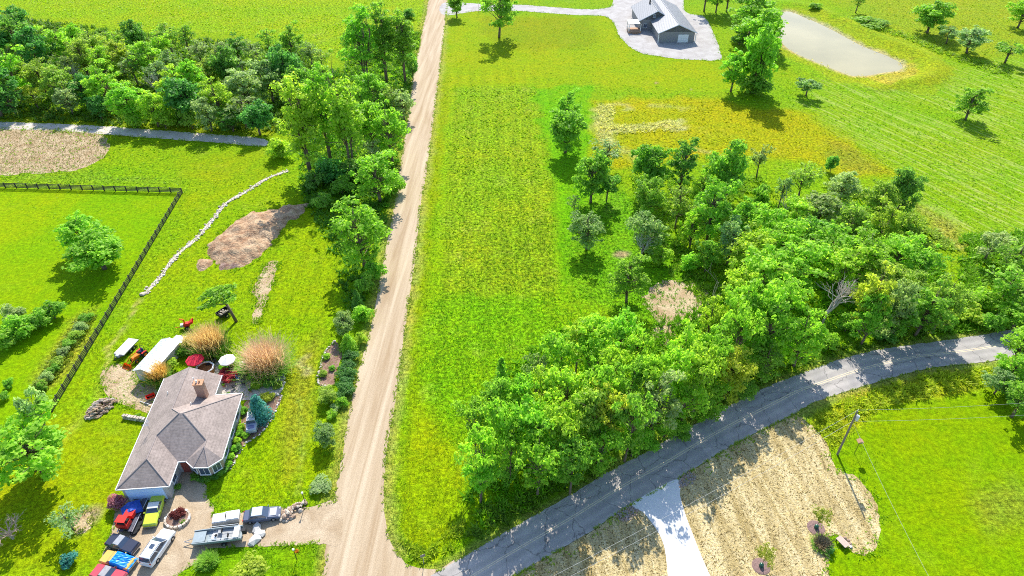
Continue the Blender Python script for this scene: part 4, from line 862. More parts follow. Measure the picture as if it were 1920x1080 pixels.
# ------------------------------------------------------------------ buildings
def shingle_mat(name, c, course=.42):
    m, N, L, b = nt(name)
    tc = N.new('ShaderNodeTexCoord'); sx = N.new('ShaderNodeSeparateXYZ'); L.new(tc.outputs['Object'], sx.inputs[0])
    mu = N.new('ShaderNodeMath'); mu.operation = 'MULTIPLY'; mu.inputs[1].default_value = 1 / (course * .45); L.new(sx.outputs[2], mu.inputs[0])
    fr = N.new('ShaderNodeMath'); fr.operation = 'FRACT'; L.new(mu.outputs[0], fr.inputs[0])
    nz = N.new('ShaderNodeTexNoise'); nz.inputs['Scale'].default_value = 3.2; nz.inputs['Detail'].default_value = 5; L.new(tc.outputs['Object'], nz.inputs['Vector'])
    nb = N.new('ShaderNodeTexNoise'); nb.inputs['Scale'].default_value = .5; nb.inputs['Detail'].default_value = 3; L.new(tc.outputs['Object'], nb.inputs['Vector'])
    r0 = N.new('ShaderNodeMapRange'); r0.inputs[1].default_value = 0; r0.inputs[2].default_value = .25; r0.inputs[3].default_value = .80; r0.inputs[4].default_value = 1.0; L.new(fr.outputs[0], r0.inputs[0])
    r1 = N.new('ShaderNodeMapRange'); r1.inputs[1].default_value = .3; r1.inputs[2].default_value = .7; r1.inputs[3].default_value = .80; r1.inputs[4].default_value = 1.2; L.new(nz.outputs[0], r1.inputs[0])
    r2 = N.new('ShaderNodeMapRange'); r2.inputs[1].default_value = .3; r2.inputs[2].default_value = .7; r2.inputs[3].default_value = .85; r2.inputs[4].default_value = 1.15; L.new(nb.outputs[0], r2.inputs[0])
    m1 = N.new('ShaderNodeMath'); m1.operation = 'MULTIPLY'; L.new(r0.outputs[0], m1.inputs[0]); L.new(r1.outputs[0], m1.inputs[1])
    m2 = N.new('ShaderNodeMath'); m2.operation = 'MULTIPLY'; L.new(m1.outputs[0], m2.inputs[0]); L.new(r2.outputs[0], m2.inputs[1])
    vm = N.new('ShaderNodeVectorMath'); vm.operation = 'MULTIPLY'; vm.inputs[0].default_value = c; L.new(m2.outputs[0], vm.inputs[1]); L.new(vm.outputs[0], b.inputs['Base Color'])
    b.inputs['Roughness'].default_value = .9; b.inputs['Specular IOR Level'].default_value = .2
    bp = N.new('ShaderNodeBump'); bp.inputs['Strength'].default_value = .5; bp.inputs['Distance'].default_value = .03; L.new(fr.outputs[0], bp.inputs['Height']); L.new(bp.outputs[0], b.inputs['Normal'])
    return m
def siding_mat(name, c, brick=False):
    m, N, L, b = nt(name); tc = N.new('ShaderNodeTexCoord')
    if brick:
        bt = N.new('ShaderNodeTexBrick'); bt.inputs['Scale'].default_value = 1.0; bt.inputs['Brick Width'].default_value = .4; bt.inputs['Row Height'].default_value = .15; bt.inputs['Mortar Size'].default_value = .015
        bt.inputs['Color1'].default_value = (*c, 1); bt.inputs['Color2'].default_value = (c[0] * .7, c[1] * .68, c[2] * .68, 1); bt.inputs['Mortar'].default_value = (.4, .37, .34, 1)
        sx = N.new('ShaderNodeSeparateXYZ'); L.new(tc.outputs['Object'], sx.inputs[0]); ad = N.new('ShaderNodeMath'); L.new(sx.outputs[0], ad.inputs[0]); L.new(sx.outputs[1], ad.inputs[1])
        cb = N.new('ShaderNodeCombineXYZ'); L.new(ad.outputs[0], cb.inputs[0]); L.new(sx.outputs[2], cb.inputs[1]); L.new(cb.outputs[0], bt.inputs[0]); L.new(bt.outputs[0], b.inputs['Base Color'])
    else:
        wv = N.new('ShaderNodeTexWave'); wv.bands_direction = 'Z'; wv.wave_profile = 'SAW'; wv.inputs['Scale'].default_value = 1.6; L.new(tc.outputs['Object'], wv.inputs[0])
        rp = N.new('ShaderNodeMapRange'); rp.inputs[3].default_value = .88; rp.inputs[4].default_value = 1.05; L.new(wv.outputs[1], rp.inputs[0])
        vm = N.new('ShaderNodeVectorMath'); vm.operation = 'MULTIPLY'; vm.inputs[0].default_value = c; L.new(rp.outputs[0], vm.inputs[1]); L.new(vm.outputs[0], b.inputs['Base Color'])
    b.inputs['Roughness'].default_value = .75; return m
M_SHING = shingle_mat('taupe_shingle', (.32, .26, .228))
M_CAP = mat('ridge_cap', (.30, .25, .23), .9, var=.2)
M_SID = siding_mat('grey_siding', (.44, .43, .42)); M_BRK = siding_mat('tan_brick', (.40, .26, .19), True); M_CHIM = siding_mat('red_brick', (.46, .22, .13), True)
M_SHUT = mat('garage_white_sky_tint', (.50, .68, .92), .5, var=.04)  # white door; the blue of the sky light is put into its colour
M_MROOF = mat('metal_roof', (.27, .275, .29), .55, metal=.15, var=.07, scale=1.2)
M_SID2 = siding_mat('dark_siding', (.27, .26, .255)); M_DECK = mat('deck_wood', (.42, .25, .15), .85, var=.2, stretch=(8, 1, 1))

ZE = 3.0; PT = .5
A0, L0 = P(217.5, 918, ZE), P(309, 708.6, ZE)
ud = (L0 - A0).to_2d().normalized(); HR = math.atan2(ud.y, ud.x) - math.pi / 2
house = root('ranch_house', (A0.x, A0.y, 0), HR, 'taupe shingled ranch house with garage, brick chimney and bay window', 'house')
def rz_(v, u, d): return (v, u, ZE + PT * d)
SL = [  # roof slopes: (v, u, distance from eave)
 [(0, 0, 0), (0, 20.4, 0), (4.35, 20.4, 4.35), (4.35, 11.85, 4.35), (6.1, 10.1, 6.1), (3.4, 7.4, 3.4), (3.4, 3.4, 3.4)],
 [(6.8, 0, 0), (0, 0, 0), (3.4, 3.4, 3.4)],
 [(6.8, 0, 0), (3.4, 3.4, 3.4), (3.4, 7.4, 3.4), (6.8, 4.0, 0)],
 [(6.1, 10.1, 6.1), (6.65, 10.1, 6.1), (10.33, 6.43, 2.43), (7.9, 4.0, 0), (6.8, 4.0, 0), (3.4, 7.4, 3.4)],
 [(7.9, 4.0, 0), (10.33, 6.43, 2.43), (10.33, 5.3, 2.43)],
 [(7.9, 4.0, 0), (10.33, 5.3, 2.43), (9.2, 2.8, 0)],
 [(9.2, 2.8, 0), (10.33, 5.3, 2.43), (11.2, 2.7, 0)],
 [(11.2, 2.7, 0), (10.33, 5.3, 2.43), (12.75, 4.0, 0)],
 [(12.75, 4.0, 0), (10.33, 5.3, 2.43), (10.33, 6.43, 2.43), (6.65, 10.1, 6.1), (12.75, 16.2, 0)],
 [(12.75, 16.2, 0), (6.65, 10.1, 6.1), (6.1, 10.1, 6.1), (4.35, 11.85, 4.35), (8.7, 16.2, 0)],
 [(4.35, 20.4, 4.35), (8.7, 20.4, 0), (8.7, 16.2, 0), (4.35, 11.85, 4.35)]]
for s in SL:
    top = [Vector(rz_(*p)) for p in s]; n = len(top); tris = tessellate_polygon([[Vector((p.x, p.y, 0)) for p in top]])
    fs = []
    for t in tris:
        a, b, c = [top[i] for i in t]; t = t if (b - a).cross(c - a).z > 0 else t[::-1]; fs.append(tuple(t)); fs.append(tuple(n + i for i in reversed(t)))
    MB().add(top + [p - Vector((0, 0, .16)) for p in top], fs).build('roof_slope', M_SHING, house)
EAVE = [(0, 0), (0, 20.4), None, (8.7, 20.4), (8.7, 16.2), (12.75, 16.2), (12.75, 4.0), (11.2, 2.7), (9.2, 2.8), (7.9, 4.0), (6.8, 4.0), (6.8, 0), (0, 0)]
for a, b in zip(EAVE[:-1], EAVE[1:]):
    if a and b:
        c = ((a[0] + b[0]) / 2, (a[1] + b[1]) / 2, ZE - .05); dx, dy = b[0] - a[0], b[1] - a[1]; l = math.hypot(dx, dy); ox, oy = -dy / l * .07, dx / l * .07
        MB().box((c[0] + ox, c[1] + oy, c[2]), (l + .06, .10, .13), math.atan2(dy, dx)).build('gutter', M_WHITE, house)
for a, b in [((0, 0, 0), (3.4, 3.4, 3.4)), ((6.8, 0, 0), (3.4, 3.4, 3.4)), ((3.4, 3.4, 3.4), (3.4, 7.4, 3.4)), ((6.1, 10.1, 6.1), (3.4, 7.4, 3.4)), ((6.65, 10.1, 6.1), (10.33, 6.43, 2.43)), ((6.65, 10.1, 6.1), (12.75, 16.2, 0)), ((6.1, 10.1, 6.1), (4.35, 11.85, 4.35)), ((4.35, 11.85, 4.35), (4.35, 20.4, 4.35)), ((9.2, 2.8, 0), (10.33, 5.3, 2.43)), ((11.2, 2.7, 0), (10.33, 5.3, 2.43)), ((10.33, 5.3, 2.43), (10.33, 6.43, 2.43))]:
    MB().tube(rz_(*a), rz_(*b), .09, .09, 5).build('ridge_cap', M_CAP, house)
WALL = [(.5, .2), (6.3, .2), (6.3, 4.5), (8.2, 4.5), (9.35, 3.35), (11.05, 3.25), (12.25, 4.4), (12.25, 15.7), (8.2, 15.7), (8.2, 20.0), (.5, 20.0)]
MB().prism(WALL, 0, ZE - .12).build('wall', M_SID, house)
MB().add([(.5, 20.0, ZE - .12), (8.2, 20.0, ZE - .12), (4.35, 20.0, ZE + 1.9)], [(0, 1, 2), (2, 1, 0)]).build('gable_wall', M_SID, house)
MB().prism([(8.1, 4.47), (9.33, 3.28), (11.08, 3.18), (12.3, 4.36), (12.3, 4.9), (8.1, 4.9)], 0, ZE - .15).build('bay_wall', M_BRK, house)
gd = MB().box((3.3, .17, 1.25), (4.9, .08, 2.5)).build('garage_door', M_SHUT, house)
for k in range(4): MB().box((3.3, .12, .34 + k * .61), (4.8, .05, .55)).build('panel', M_SHUT, gd)
def window(par, c, w, h, ang, name='window'):
    f = MB().box((0, 0, 0), (w + .16, .1, h + .16)).build(name, M_WHITE, par); f.location = c; f.rotation_euler = (0, 0, ang)
    MB().box((-w / 4 - .01, -.05, 0), (w / 2 - .05, .04, h)).build('pane', M_GLASS, f); MB().box((w / 4 + .01, -.05, 0), (w / 2 - .05, .04, h)).build('pane', M_GLASS, f)
    MB().box((0, -.07, -h / 2 - .1), (w + .24, .14, .06)).build('sill', M_WHITE, f)
window(house, (8.65, 3.86, 1.55), 1.0, 1.3, -.75); window(house, (10.2, 3.2, 1.55), 1.3, 1.3, -.05); window(house, (11.72, 3.75, 1.55), 1.1, 1.3, .75)
for u in (6.5, 10.0, 13.2): window(house, (12.28, u, 1.6), 1.5, 1.2, math.pi / 2)
window(house, (6.33, 2.4, 1.6), 1.2, 1.0, math.pi / 2)
fd = MB().box((7.2, 4.46, 1.05), (1.0, .08, 2.1)).build('door', mat('door_red', (.28, .07, .05), .6), house); MB().tube((7.55, 4.38, 1.05), (7.55, 4.42, 1.05), .05).build('handle', M_CHROME, fd)
ch = MB().box((7.35, 15.6, 4.6), (1.25, 1.0, 3.6)).build('chimney', M_CHIM, house)
MB().box((7.35, 15.6, 6.46), (1.45, 1.2, .14)).build('chimney_cap', mat('chimney_cap', (.55, .28, .16), .9), ch)
MB().tube((7.15, 15.6, 6.5), (7.15, 15.6, 6.95), .14, .14, 8).build('flue', M_WHITE, ch); MB().tube((7.55, 15.6, 6.5), (7.55, 15.6, 6.85), .12, .12, 8).build('flue', mat('flue_clay', (.5, .25, .14), .8), ch)
for v, u, d, h in ((5.6, 18.0, 3.1, .7), (6.6, 13.0, 3.2, .5), (2.2, 16.0, 2.2, .4)):
    MB().tube(rz_(v, u, d - .2), (v, u, ZE + PT * d + h), .08, .08, 7).build('vent_pipe', M_WHITE, house)
an = MB().tube((1.7, 9.2, ZE + .85), (1.7, 9.2, ZE + 2.5), .035, .03, 5)
for k in range(5): an.tube((1.7 - .5 + .06 * k, 9.2 - .5 + .25 * k, ZE + 2.45), (1.7 + .5 - .06 * k, 9.2 - .5 + .25 * k, ZE + 2.45), .02)
an.tube((1.7, 8.7, ZE + 2.45), (1.7, 9.8, ZE + 2.45), .025); an.build('antenna', M_CHROME, house)

# --- far grey house
H2 = P(1235, 80); W2 = 12.2
h2 = root('grey_house', (H2.x, H2.y, 0), math.radians(2), 'grey house with pale metal roof on the white gravel yard', 'house')
def gable(par, x0, x1, y0, y1, ze, zr, wall_m, roof_m, ov=.7):
    xm = (x0 + x1) / 2; ins = 0
    MB().prism([(x0, y0), (x1, y0), (x1, y1), (x0, y1)], 0, ze).build('wall', wall_m, par)
    for y in (y0, y1): MB().add([(x0, y, ze - .01), (x1, y, ze - .01), (xm, y, zr - .05)], [(0, 1, 2), (2, 1, 0)]).build('gable_wall', wall_m, par)
    sl = (zr - ze) / (xm - x0)
    for sx, xe in ((-1, x0 - ov), (1, x1 + ov)):
        z = ze - sl * ov
        vs_ = [(xe, y0 - ov, z), (xm, y0 - ov, zr), (xm, y1 + ov, zr), (xe, y1 + ov, z)]
        sp = MB().add(vs_ + [(a, b, c - .18) for a, b, c in vs_], [(0, 1, 2, 3) if sx < 0 else (3, 2, 1, 0), (4, 7, 6, 5), (0, 4, 5, 1), (1, 5, 6, 2), (2, 6, 7, 3), (3, 7, 4, 0)]).build('roof_slope', roof_m, par)
        k = int((y1 - y0) / .9); rb = MB()
        for i in range(k + 1):
            y = y0 - ov + .1 + i * ((y1 - y0 + 2 * ov - .2) / k); rb.tube((xe, y, z + .02), (xm, y, zr + .02), .018, .018, 4)
        rb.build('seam', roof_m, sp)
        MB().tube(vs_[0], vs_[1], .12, .12, 4).build('rake_trim', M_WHITE, par)
    MB().tube((xm, y0 - ov, zr + .04), (xm, y1 + ov, zr + .04), .12, .12, 6).build('ridge_cap', roof_m, par)
gable(h2, 0, W2, 0, 31, 3.6, 6.2, M_SID2, M_MROOF)
gable(h2, -4.2, 7.4, 13.6, 30.2, 3.7, 6.75, M_SID2, M_MROOF, .6)
g2 = MB().box((8.3, -.06, 1.35), (3.6, .1, 2.7)).build('garage_door', M_WHITE, h2)
for k in range(4): MB().box((8.3, -.13, .36 + k * .66), (3.5, .05, .6)).build('panel', M_WHITE, g2)
for x in (-.35, W2 + .35): MB().box((x, -.3, 1.5), (.22, .22, 3.0)).build('post', M_WHITE, h2)
window(h2, (.6, 13.53, 5.0), .8, .8, 0); window(h2, (-2.4, 13.53, 1.6), 1.2, 1.3, 0)
MB().tube((.8, 24, 5.6), (.8, 24, 7.6), .28, .28, 8).build('stove_pipe', M_BLACK, h2)
MB().box((-6.6, 12.2, .35), (4.4, 4.6, .7)).build('deck', M_DECK, h2)
MB().box((-6.8, 13.2, 3.1), (4.2, 4.2, .18), rx=.08).build('porch_roof', M_MROOF, h2)
for x, y in ((-8.7, 10.3), (-4.6, 10.3), (-8.7, 14.2)): MB().box((x, y, 1.8), (.18, .18, 2.4)).build('post', M_WHITE, h2)
for k in range(3): MB().box((-6.6, 9.7 - k * .35, .5 - k * .2), (2.2, .35, .12)).build('step', M_DECK, h2)
for y in np.linspace(10.1, 14.4, 8): MB().box((-8.85, y, 1.1), (.06, .06, .9)).build('baluster', M_WHITE, h2)
MB().box((-8.85, 12.25, 1.58), (.1, 4.5, .08)).build('rail', M_WHITE, h2)

# --- white metal shed behind the ranch house
a, b, c, d = P(252.8, 692.8, 2.4), P(282, 700.5, 2.4), P(303, 635, 2.4), P(335.5, 643, 2.4)
mid0, mid1 = (a + b) / 2, (c + d) / 2; sdir = (mid1 - mid0).to_2d(); SLn = sdir.length; SW = ((b - a).to_2d().length + (d - c).to_2d().length) / 2
shed = root('garden_shed', (mid0.x, mid0.y, 0), math.atan2(sdir.y, sdir.x) - math.pi / 2, 'long white metal roofed shed behind the ranch house', 'shed')
w = SW / 2
MB().prism([(-w + .1, .1), (w - .1, .1), (w - .1, SLn - .1), (-w + .1, SLn - .1)], 0, 2.4).build('wall', mat('shed_wall', (.50, .49, .47), .7, var=.08), shed)
MB().add([(-w + .1, .1, 2.39), (w - .1, .1, 2.39), (0, .1, 3.0)], [(0, 1, 2)]).build('gable_wall', MATS['shed_wall'], shed)
M_SROOF = mat('white_roof', (.74, .75, .77), .4, metal=.1, var=.06, scale=1)
for s in (-1, 1):
    vs_ = [(s * (w + .12), -.15, 2.36), (0, -.15, 3.06), (0, SLn + .1, 3.06), (s * (w + .12), SLn + .1, 2.36)]
    rs = MB().add(vs_ + [(x, y, z - .06) for x, y, z in vs_], [(0, 1, 2, 3) if s < 0 else (3, 2, 1, 0), (4, 5, 6, 7), (0, 1, 5, 4), (1, 2, 6, 5), (2, 3, 7, 6), (3, 0, 4, 7)]).build('roof_slope', M_SROOF, shed)
    rb = MB()
    for y in np.linspace(0, SLn, 13): rb.tube((s * (w + .12), y, 2.38), (0, y, 3.08), .025, .025, 4)
    rb.build('seam', M_SROOF, rs)
MB().add([(-.2, SLn + .12, 2.2), (w + .3, SLn + .12, 2.2), (w + .3, SLn + 1.9, 2.0), (-.2, SLn + 1.9, 2.0), (-.2, SLn + .12, 2.14), (w + .3, SLn + .12, 2.14), (w + .3, SLn + 1.9, 1.94), (-.2, SLn + 1.9, 1.94)], [(0, 1, 2, 3), (7, 6, 5, 4), (0, 4, 5, 1), (1, 5, 6, 2), (2, 6, 7, 3), (3, 7, 4, 0)]).build('lean_to_roof', M_SROOF, shed)
for x in (-.1, w + .2): MB().box((x, SLn + 1.7, .97), (.1, .1, 1.94)).build('post', M_WHITE, shed)
# ------------------------------------------------------------------ fence
def heading(a, b):
    d = P(*b) - P(*a); return math.atan2(d.y, d.x)
fence = root('paddock_fence', P(342, 362), 0, 'black board fence with posts round the left paddock', 'fence')
M_FEN = mat('fence_black', (.035, .035, .033), .7, var=.3)
post_me = MB().box((0, 0, .68), (.2, .2, 1.4)); pm = bpy.data.meshes.new('post'); pm.from_pydata(post_me.v, [], post_me.f); pm.materials.append(M_FEN)
def fence_run(a, b, n, first=True):
    o = fence.location; pts = [a.lerp(b, i / n) for i in range(n + 1)]
    for i, p in enumerate(pts):
        if i or first: q = link(bpy.data.objects.new('post', pm), fence); q.location = p - o; q.rotation_euler = (0, 0, math.atan2((b - a).y, (b - a).x))
    L_ = (b - a).length / n; rm = bpy.data.meshes.new('rail'); t = MB().box((0, 0, 0), (L_ - .02, .05, .17)); rm.from_pydata(t.v, [], t.f); rm.materials.append(M_FEN)
    nrm = Vector((-(b - a).y, (b - a).x, 0)).normalized() * .1
    for p, q in zip(pts[:-1], pts[1:]):
        for z in (.3, .62, .94, 1.26):
            r = link(bpy.data.objects.new('rail', rm), fence); r.location = (p + q) / 2 - o + nrm + Vector((0, 0, z)); r.rotation_euler = (0, 0, math.atan2((b - a).y, (b - a).x))
fence_run(P(342, 362), P(-30, 351), 18); fence_run(P(342, 362), P(98, 772), 30, False)

# ------------------------------------------------------------------ utility pole and wires
pb = P(1570, 852); pole = root('utility_pole', pb, 0, 'wooden utility pole with transformer at the straw field edge', 'utility pole')
M_POLE = mat('pole_wood', (.22, .19, .16), .9, var=.25, stretch=(4, 4, .5))
MB().tube((0, 0, -.1), (0, 0, 9.3), .16, .11, 10).build('shaft', M_POLE, pole)
MB().lathe([(.05, 0), (.26, .04), (.27, .75), (.22, .85), (.06, .9)], 12, (.38, 0, 7.5)).build('transformer', mat('transformer_grey', (.62, .64, .66), .4, var=.06), pole)
MB().box((.2, 0, 7.9), (.36, .08, .1)).build('bracket', M_GREYM, pole)
MB().tube((0, 0, 9.2), (0, 0, 9.6), .05, .04, 6).build('insulator', M_WHITE, pole)
MB().tube((.12, 0, 8.4), (.45, 0, 8.5), .03, .03, 5).build('fuse', M_GREYM, pole)
M_WIRE = mat('wire', (.42, .41, .39), .5, var=.05)
def wire(name, a, b, sag, r, label, par=None):
    pts = [a.lerp(b, t) - Vector((0, 0, 4 * sag * t * (1 - t))) for t in np.linspace(0, 1, 25)]
    return tag(MB().path(pts, r, 5).build(name, M_WIRE), label, 'power line', 'overhead wires')
top = pb + Vector((0, 0, 9.5)); low = pb + Vector((0, 0, 7.2))
far = P(960, 1120, 8.5); wire('power_line', top, far, .7, .014, 'upper overhead wire running from the utility pole over the concrete driveway')
far2 = P(985, 1124, 7.2); wire('power_line', low, far2, .8, .016, 'lower overhead wire running from the utility pole over the concrete driveway')
wire('power_line', top, P(2150, 735, 9.3), .7, .013, 'upper overhead wire running right from the utility pole')
wire('power_line', low, P(2150, 760, 7.0), .7, .013, 'lower overhead wire running right from the utility pole')
wire('service_wire', pb + Vector((.1, 0, 7.0)), P(1800, 1190, 5.0), .5, .015, 'service wire dropping from the utility pole across the lower right lawn')

# ------------------------------------------------------------------ vehicles
def car(name, label, rear, front, L, W, H, body, kind='sedan', roof=None, cat='car', hood=None):
    a, b = P(*rear), P(*front); c = (a + b) / 2; r = root(name, (c.x, c.y, .04), math.atan2((b - a).y, (b - a).x), label, cat)
    prof = dict(sedan=[(-.5, .50), (-.46, .62), (-.30, .66), (.20, .64), (.42, .56), (.5, .42)], suv=[(-.5, .52), (-.485, .60), (-.3, .61), (.16, .61), (.42, .55), (.5, .42)],
                classic=[(-.5, .56), (-.47, .66), (-.28, .70), (.12, .70), (.47, .64), (.5, .5)], jeep=[(-.5, .60), (-.49, .66), (-.2, .66), (.12, .64), (.46, .60), (.5, .5)])[kind]
    g = .17; vs_ = []; fs_ = []
    for x, t in prof:
        wv = W / 2 * (1 - .55 * max(0, abs(x) - .40) * 1.6); z0 = g + (.1 if abs(x) > .45 else 0)
        vs_ += [(x * L, s * wv * k, z) for s in (1,) for k, z in ((.90, z0), (1.0, z0 + .12), (1.0, t * H * .82), (.86, t * H))] + [(x * L, -wv * k, z) for k, z in ((.86, t * H), (1.0, t * H * .82), (1.0, z0 + .12), (.90, z0))]
    n = 8
    for i in range(len(prof) - 1):
        for k in range(n): fs_.append((i * n + k, i * n + (k + 1) % n, (i + 1) * n + (k + 1) % n, (i + 1) * n + k))
    fs_ += [tuple(range(n - 1, -1, -1)), tuple(range((len(prof) - 1) * n, len(prof) * n))]
    bo = MB().add(vs_, fs_).build('body', body, r)
    bm = bmesh.new(); bm.from_mesh(bo.data); bmesh.ops.recalc_face_normals(bm, faces=bm.faces); bm.to_mesh(bo.data); bm.free()
    if hood: MB().box((.28 * L, 0, .615 * H), (.26 * L, W * .62, .04)).build('hood', hood, r)
    cab = dict(sedan=(-.34, -.24, .04, .19, .64), suv=(-.488, -.44, .03, .20, .60), classic=(-.24, -.15, .05, .15, .69), jeep=(-.46, -.42, .10, .14, .64))[kind]
    xb0, xb1, xf1, xf0, zt = cab; w0, w1 = W * .44, W * .37
    gl = MB().add([(xb0 * L, -w0, zt * H), (xf0 * L, -w0, zt * H), (xf0 * L, w0, zt * H), (xb0 * L, w0, zt * H), (xb1 * L, -w1, H * .97), (xf1 * L, -w1, H * .97), (xf1 * L, w1, H * .97), (xb1 * L, w1, H * .97)],
                  [(0, 1, 5, 4), (1, 2, 6, 5), (2, 3, 7, 6), (3, 0, 4, 7), (4, 5, 6, 7)]).build('windows', M_GLASS, r)
    MB().box(((xb1 + xf1) / 2 * L, 0, H * .985), ((xf1 - xb1) * L * 1.03, w1 * 2.06, .05), top=.94).build('roof', roof or body, r)
    for (x0, x1) in ((xb0, xb1), (xf0, xf1), ((xb0 + xf0) / 2 - .02, (xb1 + xf1) / 2 - .02)):
        for s in (-1, 1): MB().tube((x0 * L, s * w0 * 1.0, zt * H), (x1 * L, s * w1 * 1.01, H * .97), .035, .03, 4).build('pillar', body, r)
    R = .34 if kind != 'jeep' else .40
    for x in (-.31, .32):
        for s in (-1, 1):
            w = MB().tube((x * L, s * (W / 2 - .2), R - .03), (x * L, s * (W / 2 + .015), R - .03), R, R, 14).build('wheel', M_DARK, r)
            MB().tube((x * L, s * (W / 2 - .02), R - .03), (x * L, s * (W / 2 + .03), R - .03), R * .6, R * .5, 10).build('rim', M_CHROME, w)
    for s in (-1, 1):
        MB().box((.487 * L, s * W * .33, .46 * H), (.1, .32, .14)).build('headlight', mat('lamp_clear', (.7, .7, .68), .2), r)
        MB().box((-.492 * L, s * W * .37, .5 * H), (.08, .22, .2)).build('taillight', mat('lamp_red', (.5, .02, .02), .3), r)
        MB().box((xf0 * L - .1, s * (W / 2 + .06), zt * H + .05), (.1, .2, .12)).build('mirror', body, r)
    MB().box((.5 * L, 0, .33), (.1, W * .8, .16)).build('bumper', M_CHROME if kind in ('classic', 'jeep') else body, r); MB().box((-.5 * L, 0, .35), (.1, W * .8, .16)).build('bumper', M_CHROME if kind in ('classic', 'jeep') else body, r)
    return r
def paint(n, c): return mat(n, c, .28, var=.04, spec=.5, coat=.4)
suv = car('parked_suv', 'white SUV parked alone on the gravel driveway', (279, 1060), (318, 1003), 4.9, 1.95, 1.75, paint('paint_white', (.72, .73, .75)), 'suv', cat='car')
for s in (-1, 1): MB().tube((-1.9, s * .66, 1.80), (.0, s * .66, 1.80), .03).build('roof_rail', M_GREYM, suv)
MB().box((-.6, 0, 1.775), (.6, .55, .02)).build('sunroof', M_GLASS, suv)
car('classic_car', 'lime yellow classic coupe with pale roof in front of the garage', (298, 942), (286, 981), 4.8, 1.85, 1.35, paint('paint_lime', (.50, .62, .03)), 'classic', paint('paint_cream', (.62, .62, .58)))
car('parked_car', 'dark sedan parked below the lawn beside the driveway rock pile', (468, 973), (518, 966), 4.7, 1.82, 1.42, paint('paint_navy', (.10, .115, .17)), 'sedan', paint('navy_sky_sheen', (.50, .54, .60)), hood=paint('navy_sky_sheen', (.5, .54, .6)))  # sky reflection on the navy roof and hood is painted as pale colour
car('dark_roadster', 'dark blue roadster with grey soft top at the driveway edge', (210, 1017), (256, 1033), 4.2, 1.8, 1.45, paint('paint_dark', (.03, .035, .06)), 'classic', mat('soft_top', (.33, .34, .36), .85), hood=M_BLACK)
tc = car('tarp_covered_car', 'yellow car half covered with a bright blue tarp', (201, 1049), (248, 1063), 4.3, 1.8, 1.35, paint('paint_amber', (.66, .42, .09)), 'classic')
def drape(name, par, x0, x1, w, zf, material, seed):
    nx_, ny_ = 14, 14; V = []; F = []
    for i in range(nx_):
        for j in range(ny_):
            x = x0 + (x1 - x0) * i / (nx_ - 1); y = -w + 2 * w * j / (ny_ - 1); e = max(0, abs(y) / w - .72) / .28
            rr_ = random.Random(seed * 1000 + i * 31 + j); V.append((x + rr_.uniform(-.05, .05), y, zf(x) * (1 - .62 * e) + rr_.uniform(-.05, .07)))
    for i in range(nx_ - 1):
        for j in range(ny_ - 1): F.append((i * ny_ + j, (i + 1) * ny_ + j, (i + 1) * ny_ + j + 1, i * ny_ + j + 1))
    return MB().add(V, F).build(name, material, par, smooth=False)
M_TARP = mat('blue_tarp', (.01, .24, .72), .4, var=.25, scale=3)
drape('tarp', tc, -.3, 2.3, 1.05, lambda x: 1.42 if x < .5 else max(.75, 1.42 - (x - .5) * .45), M_TARP, 3)
car('convertible_car', 'pinkish red convertible with grey top at the bottom edge', (183, 1075), (231, 1090), 4.3, 1.8, 1.35, paint('paint_rose', (.55, .07, .09)), 'classic', mat('grey_top', (.32, .31, .32), .85))
car('small_jeep', 'small silver and blue jeep beside the blue spruce', (476, 785), (473, 812), 3.4, 1.6, 1.6, paint('paint_steel', (.36, .40, .48)), 'jeep', mat('jeep_top', (.55, .55, .57), .8), hood=paint('paint_blue', (.05, .09, .25)))

def wheels(par, pts, R, W, rim=M_CHROME):
    for x, y in pts:
        w = MB().tube((x, y - W / 2, R), (x, y + W / 2, R), R, R, 14).build('wheel', M_DARK, par); s = 1 if y > 0 else -1
        MB().tube((x, y + s * W * .3, R), (x, y + s * (W / 2 + .02), R), R * .55, R * .5, 10).build('rim', rim, w)
# car trailer with a stripped red truck cab on it
c = P(253, 968); tr = root('car_trailer', (c.x, c.y, .03), heading((240, 992), (264, 942)), 'steel car trailer in front of the garage under the red cab', 'trailer')
for s in (-1, 1):
    MB().box((0, s * .95, .55), (5.4, .12, .12)).build('side_rail', M_CHROME, tr); MB().box((0, s * .55, .52), (5.2, .5, .06)).build('deck_track', mat('rusty_deck', (.10, .10, .13), .7, var=.3), tr)
for k in range(6): MB().box((-2.4 + k * .96, 0, .47), (.08, 1.8, .08)).build('cross_member', M_DARK, tr)
MB().path([(2.7, -.9, .5), (3.7, 0, .5), (2.7, .9, .5)], .05).build('drawbar', M_GREYM, tr); wheels(tr, [(-.45, 1.08), (-.45, -1.08), (.4, 1.08), (.4, -1.08)], .32, .22)
c = P(243, 981); rc = root('truck_cab', (c.x, c.y, .6), heading((236, 992), (250, 968)), 'stripped red truck body standing on the car trailer', 'vehicle')
MB().box((-.75, 0, .5), (1.1, 1.5, .7)).build('body', M_RED, rc); MB().box((.75, 0, .45), (1.1, 1.35, .5), top=.9).build('hood', M_RED, rc)
for x, y in ((-.2, .66), (-.2, -.66), (-1.2, .66), (-1.2, -.66)): MB().tube((x, y, .8), (x * .95, y * .92, 1.45), .05).build('pillar', M_RED, rc)
MB().box((-.7, 0, 1.48), (1.1, 1.3, .06)).build('roof_frame', M_RED, rc); MB().box((-.7, 0, .92), (.9, 1.2, .12)).build('seat', M_DARK, rc); MB().box((0, 0, .16), (2.6, .9, .14)).build('chassis', M_BLACK, rc)
